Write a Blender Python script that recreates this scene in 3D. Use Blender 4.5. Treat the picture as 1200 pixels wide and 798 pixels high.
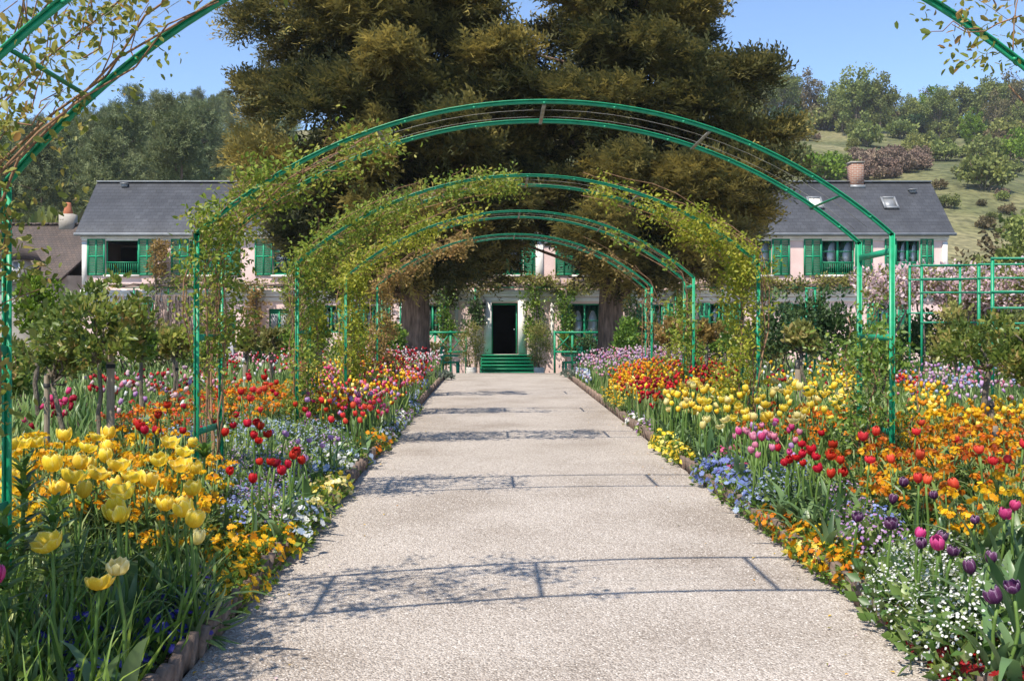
import bpy, math, random
import numpy as np
from mathutils import Vector, Matrix

for o in list(bpy.data.objects):
    bpy.data.objects.remove(o)
rng = np.random.default_rng(7)
random.seed(7)
S = bpy.context.scene
COL = S.collection
PI = math.pi

# ------------------------------------------------------------ camera, sky, sun
FPX, VX, VY, EYE = 1167.0, 580.0, 399.0, 1.4      # focal length and vanishing point in photo pixels
cam_d = bpy.data.cameras.new('camera')
cam = bpy.data.objects.new('camera', cam_d)
COL.objects.link(cam)
cam.location = (0, 0, EYE)
cam.rotation_euler = (PI / 2, 0, 0)
cam_d.sensor_width = 36.0
cam_d.lens = 36.0 * FPX / 1200.0
cam_d.shift_x = 20.0 / 1200.0
cam_d.clip_start = 0.05
cam_d.clip_end = 3000
S.camera = cam

SUN = Vector((-0.36, -0.52, 1.0)).normalized()
world = bpy.data.worlds.new('World')
S.world = world
world.use_nodes = True
wn = world.node_tree
bg = wn.nodes['Background']
sky = wn.nodes.new('ShaderNodeTexSky')
sky.sky_type = 'NISHITA'
sky.sun_disc = False
sky.sun_elevation = math.asin(SUN.z)
sky.sun_rotation = math.atan2(SUN.x, SUN.y)
sky.altitude = 800
sky.air_density = 0.9
sky.dust_density = 0.1
sky.ozone_density = 3.5
wn.links.new(sky.outputs[0], bg.inputs[0])
bg.inputs[1].default_value = 0.145
sl = bpy.data.lights.new('sun', 'SUN')
sl.energy = 4.4
sl.angle = math.radians(0.5)
sl.color = (1.0, 0.93, 0.82)
so = bpy.data.objects.new('sun', sl)
so.rotation_euler = SUN.to_track_quat('Z', 'Y').to_euler()
so.location = (-20, -20, 40)
COL.objects.link(so)
S.view_settings.view_transform = 'Standard'
S.view_settings.look = 'None'
S.view_settings.gamma = 1.0
S.view_settings.use_curve_mapping = False
S.view_settings.exposure = 0.74

# ------------------------------------------------------------ terrain functions
SL = 0.0197


def sstep(a, b, x):
    t = np.clip((np.asarray(x, float) - a) / (b - a), 0, 1)
    return t * t * (3 - 2 * t)


PX0, PX1 = -1.22, 1.78             # path edges


def g(Y):
    Y = np.asarray(Y, float)
    base = SL * np.minimum(Y, 26.0)
    t = sstep(26.5, 36, Y)
    return base * (1 - t) - 0.1 * t


def mound(X, Y):
    X = np.asarray(X, float)
    d = np.maximum(PX0 - X, X - PX1)
    return np.where(d > 0, 0.04 + 0.16 * sstep(0.05, 1.3, d), 0) * (1 - sstep(25.2, 26.2, Y))


def hill(X, Y):
    X = np.asarray(X, float)
    Y = np.asarray(Y, float)
    t = np.clip((Y - 62) / 200, 0, 1.0)
    z = 57 * (0.75 * t + 0.25 * t * t * (3 - 2 * t)) + np.clip(Y - 262, 0, 400) * 0.04
    z = z + (1.6 * np.sin(X * 0.035 + 0.6) + 1.0 * np.sin(X * 0.09 + Y * 0.05) + 0.5 * np.sin(X * .21 - Y * .13)) * sstep(80, 140, Y)
    return -0.1 + z


def ground_z(X, Y):
    return g(Y) + mound(X, Y)


def at(px, py, Y):
    return Vector(((px - VX) / FPX * Y, Y, EYE + (VY - py) / FPX * Y))


def on_ground(px, py, h):
    """point whose height above the soil is h and which shows at the pixel"""
    Y = 6.0
    for _ in range(12):
        X = (px - VX) / FPX * Y
        hh = h + float(mound(X, Y))
        Y = (EYE - hh) / ((py - VY) / FPX + SL)
        Y = min(max(Y, 2.5), 26)
    X = (px - VX) / FPX * Y
    return X, Y, float(ground_z(X, Y))


def in_poly(x, y, poly):
    c = np.zeros(len(x), bool)
    n = len(poly)
    j = n - 1
    for i in range(n):
        xi, yi = poly[i]
        xj, yj = poly[j]
        m = ((yi > y) != (yj > y)) & (x < (xj - xi) * (y - yi) / ((yj - yi) + 1e-9) + xi)
        c ^= m
        j = i
    return c


def sample(poly, n, h, xr=(-9, 10), yr=(2.6, 26), mind=0.0):
    out = []
    tries = 0
    cs = [on_ground(px, py, h) for px, py in poly]
    xr = (min(c[0] for c in cs) - .8, max(c[0] for c in cs) + .8)
    yr = (max(2.6, min(c[1] for c in cs) - .8), min(26, max(c[1] for c in cs) + .8))
    while len(out) < n and tries < 60:
        tries += 1
        X = rng.uniform(*xr, 4000)
        Y = rng.uniform(*yr, 4000)
        z = ground_z(X, Y)
        px = VX + FPX * X / Y
        py = VY - FPX * (z + h - EYE) / Y
        ok = in_poly(px, py, poly) & ((X < PX0 - .03) | (X > PX1 + .03))
        for x, y, zz in zip(X[ok], Y[ok], z[ok]):
            if mind and any((x - a) ** 2 + (y - b) ** 2 < mind * mind for a, b, _ in out):
                continue
            out.append((x, y, zz))
            if len(out) >= n:
                break
    return out


# ------------------------------------------------------------ materials
MATS = {}


def newmat(name):
    m = bpy.data.materials.new(name)
    m.use_nodes = True
    n = m.node_tree.nodes
    l = m.node_tree.links
    p = n['Principled BSDF']
    p.inputs['Specular IOR Level'].default_value = 0.35
    MATS[name] = m
    return m, n, l, p


def ramp(n, cols, pos=None):
    r = n.new('ShaderNodeValToRGB')
    e = r.color_ramp.elements
    while len(e) < len(cols):
        e.new(0.5)
    for i, c in enumerate(cols):
        e[i].position = (i / max(1, len(cols) - 1)) if pos is None else pos[i]
        e[i].color = (*c, 1)
    return r


def foliage(name, cols, trans=0.3, rough=0.5, objrand=0.0, spec=0.3, streak=0.0):
    m, n, l, p = newmat(name)
    a = n.new('ShaderNodeAttribute')
    a.attribute_name = 'rnd'
    r = ramp(n, cols)
    if streak:
        tc_ = n.new('ShaderNodeTexCoord')
        mp_ = n.new('ShaderNodeMapping')
        mp_.inputs['Scale'].default_value = (9, 9, 1.2)
        l.new(tc_.outputs['Object'], mp_.inputs[0])
        nz_ = n.new('ShaderNodeTexNoise')
        nz_.inputs['Scale'].default_value = 2.5
        nz_.inputs['Detail'].default_value = 4
        l.new(mp_.outputs[0], nz_.inputs['Vector'])
        ma_ = n.new('ShaderNodeMath')
        ma_.operation = 'MULTIPLY_ADD'
        ma_.inputs[1].default_value = streak
        l.new(nz_.outputs['Fac'], ma_.inputs[0])
        ad_ = n.new('ShaderNodeMath')
        ad_.operation = 'SUBTRACT'
        ad_.inputs[1].default_value = streak * .5
        l.new(a.outputs['Fac'], ad_.inputs[0])
        l.new(ad_.outputs[0], ma_.inputs[2])
        l.new(ma_.outputs[0], r.inputs[0])
    else:
        l.new(a.outputs['Fac'], r.inputs[0])
    out = r.outputs[0]
    if objrand:
        oi = n.new('ShaderNodeObjectInfo')
        mr = n.new('ShaderNodeMapRange')
        mr.inputs[3].default_value = 1 - objrand
        mr.inputs[4].default_value = 1 + objrand
        l.new(oi.outputs['Random'], mr.inputs[0])
        hs = n.new('ShaderNodeHueSaturation')
        l.new(mr.outputs[0], hs.inputs['Value'])
        mr2 = n.new('ShaderNodeMapRange')
        mr2.inputs[3].default_value = .5 - objrand * .07
        mr2.inputs[4].default_value = .5 + objrand * .07
        ml = n.new('ShaderNodeMath')
        ml.operation = 'FRACT'
        mm = n.new('ShaderNodeMath')
        mm.operation = 'MULTIPLY'
        mm.inputs[1].default_value = 7.31
        l.new(oi.outputs['Random'], mm.inputs[0])
        l.new(mm.outputs[0], ml.inputs[0])
        l.new(ml.outputs[0], mr2.inputs[0])
        l.new(mr2.outputs[0], hs.inputs['Hue'])
        l.new(out, hs.inputs['Color'])
        out = hs.outputs[0]
    l.new(out, p.inputs['Base Color'])
    p.inputs['Roughness'].default_value = rough
    p.inputs['Specular IOR Level'].default_value = spec
    if trans:
        t = n.new('ShaderNodeBsdfTranslucent')
        l.new(out, t.inputs[0])
        mx = n.new('ShaderNodeMixShader')
        mx.inputs[0].default_value = trans
        l.new(p.outputs[0], mx.inputs[1])
        l.new(t.outputs[0], mx.inputs[2])
        l.new(mx.outputs[0], n['Material Output'].inputs[0])
    return m


def plain(name, col, rough=0.6, col2=None, scale=4.0, bump=0.0, bscale=30.0, metal=0.0, stretch=(1, 1, 1), spec=0.35, detail=6):
    m, n, l, p = newmat(name)
    p.inputs['Roughness'].default_value = rough
    p.inputs['Metallic'].default_value = metal
    p.inputs['Specular IOR Level'].default_value = spec
    tc = n.new('ShaderNodeTexCoord')
    mp = n.new('ShaderNodeMapping')
    mp.inputs['Scale'].default_value = stretch
    l.new(tc.outputs['Object'], mp.inputs[0])
    if col2 is None:
        col2 = tuple(c * 0.75 for c in col)
    nz = n.new('ShaderNodeTexNoise')
    nz.inputs['Scale'].default_value = scale
    nz.inputs['Detail'].default_value = detail
    l.new(mp.outputs[0], nz.inputs['Vector'])
    r = ramp(n, [col2, col], [0.35, 0.65])
    l.new(nz.outputs['Fac'], r.inputs[0])
    l.new(r.outputs[0], p.inputs['Base Color'])
    if bump:
        nb = n.new('ShaderNodeTexNoise')
        nb.inputs['Scale'].default_value = bscale
        nb.inputs['Detail'].default_value = 4
        l.new(mp.outputs[0], nb.inputs['Vector'])
        b = n.new('ShaderNodeBump')
        b.inputs['Strength'].default_value = 1.0
        b.inputs['Distance'].default_value = bump
        l.new(nb.outputs['Fac'], b.inputs['Height'])
        l.new(b.outputs[0], p.inputs['Normal'])
    return m


# gravel: small stones of mixed warm greys
m, n, l, p = newmat('gravel')
tc = n.new('ShaderNodeTexCoord')
v = n.new('ShaderNodeTexVoronoi')
v.inputs['Scale'].default_value = 105
l.new(tc.outputs['Object'], v.inputs['Vector'])
sep = n.new('ShaderNodeSeparateColor')
l.new(v.outputs['Color'], sep.inputs[0])
r = ramp(n, [(.28, .235, .195), (.40, .345, .295), (.48, .42, .362), (.59, .535, .475)], [0, .3, .65, 1])
l.new(sep.outputs[0], r.inputs[0])
nz = n.new('ShaderNodeTexNoise')
nz.inputs['Scale'].default_value = 1.1
nz.inputs['Detail'].default_value = 5
l.new(tc.outputs['Object'], nz.inputs['Vector'])
r2 = ramp(n, [(.72, .69, .66), (.93, .92, .91), (1.05, 1.05, 1.05)], [.3, .5, .7])
l.new(nz.outputs['Fac'], r2.inputs[0])
mx = n.new('ShaderNodeMixRGB')
mx.blend_type = 'MULTIPLY'
mx.inputs[0].default_value = 1
l.new(r.outputs[0], mx.inputs[1])
l.new(r2.outputs[0], mx.inputs[2])
l.new(mx.outputs[0], p.inputs['Base Color'])
p.inputs['Roughness'].default_value = .9
b = n.new('ShaderNodeBump')
b.invert = True
b.inputs['Strength'].default_value = .9
b.inputs['Distance'].default_value = .012
l.new(v.outputs['Distance'], b.inputs['Height'])
l.new(b.outputs[0], p.inputs['Normal'])

foliage('pebble', [(.25, .215, .185), (.39, .345, .30), (.475, .425, .375), (.59, .545, .495)], trans=0, rough=.85)
plain('soil', (.075, .05, .033), .95, (.035, .024, .016), 9, .02, 45)
plain('ground', (.07, .075, .03), .95, (.05, .042, .025), 1.2, .02, 20)
plain('edging', (.30, .20, .145), .9, (.13, .095, .075), 14, .008, 60)
plain('paint_green', (.010, .30, .14), .42, (.007, .225, .105), 22, .0006, 90, spec=.45)
plain('paint_green_worn', (.012, .27, .14), .5, (.02, .20, .11), 25, .001, 60)
plain('shutter_green', (.008, .27, .125), .5, (.006, .21, .10), 2.5, .002, 14)
plain('steel', (.33, .32, .28), .6, (.22, .2, .16), 12, metal=.2)
plain('plaster_pink', (.80, .60, .555), .9, (.68, .49, .45), 1.1, .006, 12)
plain('plaster_white', (.80, .76, .71), .85, (.66, .61, .56), 1.8, .004, 18)
plain('plaster_grey', (.42, .38, .33), .9, (.28, .25, .21), 1.5, .01, 10)
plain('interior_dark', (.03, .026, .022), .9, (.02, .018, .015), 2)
plain('curtain', (.80, .80, .78), .9, (.66, .67, .68), 3, stretch=(9, 1, .6))
plain('zinc', (.30, .31, .32), .5, (.22, .23, .24), 3, metal=.3)
plain('terracotta', (.48, .17, .08), .85, (.36, .12, .06), 6)
plain('bark', (.27, .18, .135), .95, (.10, .068, .05), 5, .05, 9, stretch=(3, 3, .5))
plain('bark_grey', (.20, .165, .12), .95, (.09, .07, .05), 12, .02, 40, stretch=(2, 2, .5))
plain('stake_wood', (.36, .29, .22), .9, (.20, .155, .11), 9, .006, 30, stretch=(3, 3, .3))
plain('cane', (.30, .17, .09), .8, (.17, .09, .05), 10)
plain('pot_white', (.72, .70, .66), .6, (.6, .57, .52), 6)
plain('skin', (.55, .33, .24), .6, (.5, .29, .2), 8)
plain('hair', (.16, .09, .05), .7, (.1, .06, .03), 30)
plain('cloth_dark', (.03, .03, .04), .9, (.02, .02, .03), 12)
plain('cloth_pale', (.45, .44, .46), .9, (.35, .34, .36), 12)
plain('tie_black', (.02, .02, .02), .6)


def brickmat(name, c1, c2, mortar, scale, bw, bh, ms, rough, bump, axis='XZ'):
    m, n, l, p = newmat(name)
    tc = n.new('ShaderNodeTexCoord')
    sx = n.new('ShaderNodeSeparateXYZ')
    cx = n.new('ShaderNodeCombineXYZ')
    l.new(tc.outputs['Object'], sx.inputs[0])
    l.new(sx.outputs[0], cx.inputs[0])
    l.new(sx.outputs[2], cx.inputs[1])
    br = n.new('ShaderNodeTexBrick')
    br.inputs['Color1'].default_value = (*c1, 1)
    br.inputs['Color2'].default_value = (*c2, 1)
    br.inputs['Mortar'].default_value = (*mortar, 1)
    br.inputs['Scale'].default_value = scale
    br.inputs['Brick Width'].default_value = bw
    br.inputs['Row Height'].default_value = bh
    br.inputs['Mortar Size'].default_value = ms
    l.new(cx.outputs[0], br.inputs['Vector'])
    nz = n.new('ShaderNodeTexNoise')
    nz.inputs['Scale'].default_value = .9
    nz.inputs['Detail'].default_value = 8
    l.new(tc.outputs['Object'], nz.inputs['Vector'])
    r = ramp(n, [(.72, .72, .72), (1.15, 1.15, 1.15)], [.3, .7])
    l.new(nz.outputs['Fac'], r.inputs[0])
    mx = n.new('ShaderNodeMixRGB')
    mx.blend_type = 'MULTIPLY'
    mx.inputs[0].default_value = 1
    l.new(br.outputs[0], mx.inputs[1])
    l.new(r.outputs[0], mx.inputs[2])
    l.new(mx.outputs[0], p.inputs['Base Color'])
    p.inputs['Roughness'].default_value = rough
    b = n.new('ShaderNodeBump')
    b.inputs['Distance'].default_value = bump
    b.inputs['Strength'].default_value = .8
    b.invert = True
    l.new(br.outputs['Fac'], b.inputs['Height'])
    l.new(b.outputs[0], p.inputs['Normal'])
    return m


brickmat('slate', (.068, .072, .082), (.052, .055, .064), (.035, .037, .042), 1, .28, .17, .006, .62, .008)
brickmat('old_tile', (.115, .085, .07), (.085, .068, .06), (.05, .04, .035), 1, .2, .13, .008, .9, .012)
brickmat('brick_red', (.36, .17, .11), (.28, .13, .09), (.42, .37, .31), 1, .24, .085, .012, .9, .01)

m, n, l, p = newmat('glass')
gl = n.new('ShaderNodeBsdfGlossy')
gl.inputs['Roughness'].default_value = .03
tr = n.new('ShaderNodeBsdfTransparent')
fr = n.new('ShaderNodeFresnel')
fr.inputs[0].default_value = 1.7
mx = n.new('ShaderNodeMixShader')
l.new(fr.outputs[0], mx.inputs[0])
l.new(tr.outputs[0], mx.inputs[1])
l.new(gl.outputs[0], mx.inputs[2])
l.new(mx.outputs[0], n['Material Output'].inputs[0])

# hillside grass: dry and green patches
m, n, l, p = newmat('hill_grass')
tc = n.new('ShaderNodeTexCoord')
nz = n.new('ShaderNodeTexNoise')
nz.inputs['Scale'].default_value = .045
nz.inputs['Detail'].default_value = 8
l.new(tc.outputs['Object'], nz.inputs['Vector'])
r = ramp(n, [(.075, .09, .034), (.15, .148, .062), (.23, .205, .105)], [.36, .5, .66])
l.new(nz.outputs['Fac'], r.inputs[0])
nz2 = n.new('ShaderNodeTexNoise')
nz2.inputs['Scale'].default_value = .9
nz2.inputs['Detail'].default_value = 5
l.new(tc.outputs['Object'], nz2.inputs['Vector'])
r2 = ramp(n, [(.5, .52, .5), (1.2, 1.18, 1.15)], [.35, .65])
l.new(nz2.outputs['Fac'], r2.inputs[0])
mx = n.new('ShaderNodeMixRGB')
mx.blend_type = 'MULTIPLY'
mx.inputs[0].default_value = 1
l.new(r.outputs[0], mx.inputs[1])
l.new(r2.outputs[0], mx.inputs[2])
l.new(mx.outputs[0], p.inputs['Base Color'])
p.inputs['Roughness'].default_value = 1
b = n.new('ShaderNodeBump')
b.inputs['Distance'].default_value = .5
l.new(nz2.outputs['Fac'], b.inputs['Height'])
l.new(b.outputs[0], p.inputs['Normal'])

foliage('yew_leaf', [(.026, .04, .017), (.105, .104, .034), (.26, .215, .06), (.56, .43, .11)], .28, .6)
foliage('pine_leaf', [(.075, .10, .042), (.145, .175, .07), (.22, .24, .105)], .2, .75, .2)
foliage('tree_green', [(.09, .11, .032), (.18, .205, .055), (.29, .30, .08)], .35, .65, .25)
foliage('tree_fresh', [(.07, .13, .012), (.15, .24, .02), (.24, .33, .035)], .35, .6)
foliage('tree_brown', [(.07, .06, .025), (.13, .105, .045), (.19, .155, .07)], .2, .7, .2)
foliage('brush_brown', [(0.125, 0.081, 0.062), (0.200, 0.138, 0.100), (0.275, 0.200, 0.138)], .1, .8, .2)
foliage('rose_fresh', [(.07, .12, .018), (.16, .23, .028), (.30, .34, .045), (.38, .30, .06)], .45, .45)
foliage('rose_yellow', [(.10, .14, .015), (.24, .28, .025), (.40, .39, .04), (.48, .42, .07)], .48, .45)
foliage('rose_red', [(.10, .15, .03), (.20, .24, .045), (.34, .32, .07), (.42, .20, .08)], .48, .45)
foliage('rose_brown', [(.14, .11, .03), (.26, .19, .055), (.38, .25, .08), (.34, .18, .07)], .45, .5)
foliage('rose_std', [(.05, .085, .02), (.13, .19, .035), (.25, .29, .055), (.42, .25, .09)], .45, .4, 0, .45)
foliage('leaf_mid', [(0.043, 0.092, 0.018), (0.101, 0.186, 0.025), (0.203, 0.304, 0.043), (0.288, 0.355, 0.051)], .38, .4, .15, .45)
foliage('leaf_dark', [(0.022, 0.047, 0.018), (0.054, 0.100, 0.029), (0.100, 0.154, 0.046)], .2, .5, .15)
foliage('leaf_olive', [(0.085, 0.092, 0.027), (0.169, 0.186, 0.043), (0.288, 0.270, 0.076), (0.321, 0.203, 0.085)], .35, .5, .15)
foliage('blade', [(0.045, 0.105, 0.024), (0.113, 0.202, 0.041), (0.209, 0.299, 0.075), (0.329, 0.389, 0.149)], .35, .4, 0, .5)
foliage('tulip_leaf', [(0.060, 0.120, 0.042), (0.132, 0.216, 0.078), (0.204, 0.288, 0.120)], .3, .38, .15, .5)
foliage('stem_green', [(0.072, 0.144, 0.024), (0.144, 0.228, 0.048)], .15, .5)
foliage('grey_leaf', [(.10, .13, .09), (.18, .21, .16), (.27, .30, .24)], .25, .7)
foliage('wisteria_wood', [(.13, .10, .085), (.22, .17, .145)], 0, .9)

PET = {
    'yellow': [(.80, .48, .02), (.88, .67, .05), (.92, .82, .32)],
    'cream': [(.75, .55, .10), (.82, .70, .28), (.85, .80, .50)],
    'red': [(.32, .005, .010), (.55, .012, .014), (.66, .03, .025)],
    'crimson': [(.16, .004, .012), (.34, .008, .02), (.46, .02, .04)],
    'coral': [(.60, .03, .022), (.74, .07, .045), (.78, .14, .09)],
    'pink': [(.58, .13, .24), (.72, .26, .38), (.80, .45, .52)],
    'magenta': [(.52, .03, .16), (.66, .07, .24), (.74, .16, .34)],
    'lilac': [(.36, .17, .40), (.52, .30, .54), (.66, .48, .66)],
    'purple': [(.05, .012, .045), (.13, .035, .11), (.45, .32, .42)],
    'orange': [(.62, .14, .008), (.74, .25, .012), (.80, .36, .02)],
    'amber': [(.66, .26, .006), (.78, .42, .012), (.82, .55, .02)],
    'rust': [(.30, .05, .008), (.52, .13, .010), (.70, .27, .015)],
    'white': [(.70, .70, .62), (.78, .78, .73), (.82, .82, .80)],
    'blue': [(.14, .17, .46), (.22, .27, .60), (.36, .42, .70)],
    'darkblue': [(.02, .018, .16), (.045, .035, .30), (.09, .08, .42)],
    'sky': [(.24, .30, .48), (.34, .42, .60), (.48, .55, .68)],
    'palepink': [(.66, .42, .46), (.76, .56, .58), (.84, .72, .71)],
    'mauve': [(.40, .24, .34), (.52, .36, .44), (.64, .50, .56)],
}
for k, c in PET.items():
    foliage('pet_' + k, c, .42, .5, .14, .25, .9)


# ------------------------------------------------------------ mesh helpers
class G:
    """collects triangles; build() links them as ONE mesh object"""

    def __init__(s):
        s.V, s.F, s.M, s.R, s.n = [], [], [], [], 0

    def add(s, V, F, mat=0, rnd=0.5):
        V = np.asarray(V, float).reshape(-1, 3)
        F = np.asarray(F, int).reshape(-1, 3)
        s.V.append(V)
        s.F.append(F + s.n)
        s.M.append(np.full(len(F), mat, int) if np.isscalar(mat) else np.asarray(mat))
        s.R.append(np.full(len(V), rnd, float) if np.isscalar(rnd) else np.asarray(rnd, float))
        s.n += len(V)
        return s

    def box(s, c, d, rz=0, mat=0, rnd=.5, R=None):
        x, y, z = d[0] / 2, d[1] / 2, d[2] / 2
        V = np.array([(-x, -y, -z), (x, -y, -z), (x, y, -z), (-x, y, -z), (-x, -y, z), (x, -y, z), (x, y, z), (-x, y, z)])
        if R is None:
            cz, sz = math.cos(rz), math.sin(rz)
            R = np.array([(cz, -sz, 0), (sz, cz, 0), (0, 0, 1)])
        V = V @ np.asarray(R).T + np.asarray(c, float)
        F = [(0, 2, 1), (0, 3, 2), (4, 5, 6), (4, 6, 7), (0, 1, 5), (0, 5, 4), (1, 2, 6), (1, 6, 5), (2, 3, 7), (2, 7, 6), (3, 0, 4), (3, 4, 7)]
        return s.add(V, F, mat, rnd)

    def bar(s, a, b, w, t, mat=0):
        """box from a to b, w wide and t thick"""
        a = np.asarray(a, float)
        b = np.asarray(b, float)
        d = b - a
        L = np.linalg.norm(d)
        y = d / L
        up = np.array((0, 0, 1.)) if abs(y[2]) < .95 else np.array((0, 1., 0))
        x = np.cross(y, up)
        x /= np.linalg.norm(x)
        z = np.cross(x, y)
        return s.box((a + b) / 2, (w, L, t), mat=mat, R=np.stack([x, y, z], 1))

    def tube(s, pts, rad, n=6, mat=0, rnd=.5, cap=True):
        pts = np.asarray(pts, float)
        k = len(pts)
        rad = np.full(k, rad) if np.isscalar(rad) else np.asarray(rad)
        d = np.gradient(pts, axis=0)
        d /= np.linalg.norm(d, axis=1)[:, None] + 1e-9
        ref = np.array((1., 0, 0)) if abs(d[0][0]) < .8 else np.array((0, 1., 0))
        u = np.cross(d, ref)
        u /= np.linalg.norm(u, axis=1)[:, None] + 1e-9
        w = np.cross(d, u)
        a = np.arange(n) * 2 * PI / n
        V = pts[:, None] + rad[:, None, None] * (np.cos(a)[None, :, None] * u[:, None] + np.sin(a)[None, :, None] * w[:, None])
        V = V.reshape(-1, 3)
        F = []
        for i in range(k - 1):
            for j in range(n):
                p, q = i * n + j, i * n + (j + 1) % n
                F += [(p, p + n, q), (q, p + n, q + n)]
        if cap:
            F += [(0, j, j + 1) for j in range(1, n - 1)]
            o = (k - 1) * n
            F += [(o, o + j + 1, o + j) for j in range(1, n - 1)]
        return s.add(V, F, mat, rnd)

    def lathe(s, prof, n=16, c=(0, 0, 0), mat=0, rnd=.5):
        V, F = [], []
        for r, z in prof:
            for j in range(n):
                a = 2 * PI * j / n
                V.append((c[0] + r * math.cos(a), c[1] + r * math.sin(a), c[2] + z))
        for i in range(len(prof) - 1):
            for j in range(n):
                p, q = i * n + j, i * n + (j + 1) % n
                F += [(p, q, p + n), (q, q + n, p + n)]
        return s.add(V, F, mat, rnd)

    def mesh(s, name, mats, smooth=False):
        V = np.concatenate(s.V)
        F = np.concatenate(s.F)
        me = bpy.data.meshes.new(name)
        me.vertices.add(len(V))
        me.vertices.foreach_set('co', V.astype(np.float32).ravel())
        me.loops.add(len(F) * 3)
        me.loops.foreach_set('vertex_index', F.astype(np.int32).ravel())
        me.polygons.add(len(F))
        me.polygons.foreach_set('loop_start', np.arange(0, len(F) * 3, 3, dtype=np.int32))
        me.polygons.foreach_set('material_index', np.concatenate(s.M).astype(np.int32))
        if smooth:
            me.polygons.foreach_set('use_smooth', np.ones(len(F), bool))
        me.update(calc_edges=True)
        at_ = me.attributes.new('rnd', 'FLOAT', 'POINT')
        at_.data.foreach_set('value', np.concatenate(s.R).astype(np.float32))
        for k in ([mats] if isinstance(mats, str) else mats):
            me.materials.append(MATS[k])
        return me

    def build(s, name, mats, parent=None, loc=(0, 0, 0), smooth=False):
        return link(name, s.mesh(name, mats, smooth), parent, loc)


def link(name, me, parent=None, loc=(0, 0, 0), rot=(0, 0, 0), scl=(1, 1, 1)):
    o = bpy.data.objects.new(name, me)
    COL.objects.link(o)
    o.parent = parent
    o.location = loc
    o.rotation_euler = rot
    o.scale = scl
    return o


def tag(o, label=None, cat=None, group=None, kind=None):
    if label:
        o['label'] = label
    if cat:
        o['category'] = cat
    if group:
        o['group'] = group
    if kind:
        o['kind'] = kind
    return o


def thing(name, label, cat, loc=(0, 0, 0), rz=0, group=None, scl=1):
    o = link(name, None, None, loc, (0, 0, rz), (scl,) * 3)
    o.empty_display_size = .1
    return tag(o, label, cat, group)


def basis(dirs, spin_up=None):
    """rotation matrices whose y axis is dirs"""
    y = dirs / (np.linalg.norm(dirs, axis=1)[:, None] + 1e-9)
    up = spin_up if spin_up is not None else rng.normal(size=y.shape)
    x = np.cross(y, up)
    x /= np.linalg.norm(x, axis=1)[:, None] + 1e-9
    z = np.cross(x, y)
    return np.stack([x, y, z], axis=2)


def inst(G_, tv, tf, pos, R, scl, rnd, mat=0, vr=None):
    tv = np.asarray(tv, float)
    tf = np.asarray(tf, int)
    N = len(pos)
    if N == 0:
        return
    scl = np.asarray(scl, float)
    if scl.ndim == 1:
        scl = np.repeat(scl[:, None], 3, 1)
    P = tv[None] * scl[:, None, :]
    V = np.einsum('nij,nkj->nki', R, P) + np.asarray(pos)[:, None]
    F = tf[None] + (np.arange(N) * len(tv))[:, None, None]
    rr = np.repeat(np.asarray(rnd, float)[:, None], len(tv), 1)
    if vr is not None:
        rr = np.clip(rr + np.asarray(vr)[None], 0, 1)
    G_.add(V.reshape(-1, 3), F.reshape(-1, 3), mat, rr.ravel())


LEAF_V = [(0, 0, 0), (.30, .42, .07), (0, 1, -.06), (-.30, .42, .07)]
LEAF_F = [(0, 1, 2), (0, 2, 3)]
LEAF2_V = [(0, 0, 0), (.24, .28, .07), (.2, .7, .02), (0, 1, -.1), (-.2, .7, .02), (-.24, .28, .07), (0, .5, -.02)]
LEAF2_F = [(0, 1, 6), (1, 2, 6), (2, 3, 6), (3, 4, 6), (4, 5, 6), (5, 0, 6)]
BLADE_V = [(-.04, 0, 0), (.04, 0, 0), (-.045, .45, .03), (.045, .45, .03), (-.025, .8, -.04), (.025, .8, -.04), (0, 1, -.16)]
BLADE_F = [(0, 1, 3), (0, 3, 2), (2, 3, 5), (2, 5, 4), (4, 5, 6)]
QUADLEAF_V = [(-.3, 0, 0), (.3, 0, 0), (.35, .7, .1), (-.25, .8, -.1), (0, 1.05, 0)]
QUADLEAF_F = [(0, 1, 2), (0, 2, 3), (3, 2, 4)]
# yew spray: axis with narrow side sprigs, drooping at the tip
sv, sf = [], []
for i in range(8):
    t = .06 + i * .115
    sgn = 1 if i % 2 else -1
    L = .34 * (1 - .5 * t)
    zz = -.18 * t * t
    a0 = (0, t, zz)
    a1 = (sgn * .05, t + .17, zz + .02)
    a2 = (sgn * L * (.6 + .3 * (i % 3)), t + L * (.5 + .25 * ((i * 2) % 3)), zz + .25 * L * (((i * 5) % 3) - 1))
    k = len(sv)
    sv += [a0, a1, a2]
    sf += [(k, k + 1, k + 2)]
k = len(sv)
sv += [(-.035, .0, 0), (.035, .0, 0), (0, 1.05, -.2)]
sf += [(k, k + 1, k + 2)]
SPRAY_V, SPRAY_F = sv, sf


def unit(v):
    return v / (np.linalg.norm(v, axis=1)[:, None] + 1e-9)


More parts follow.
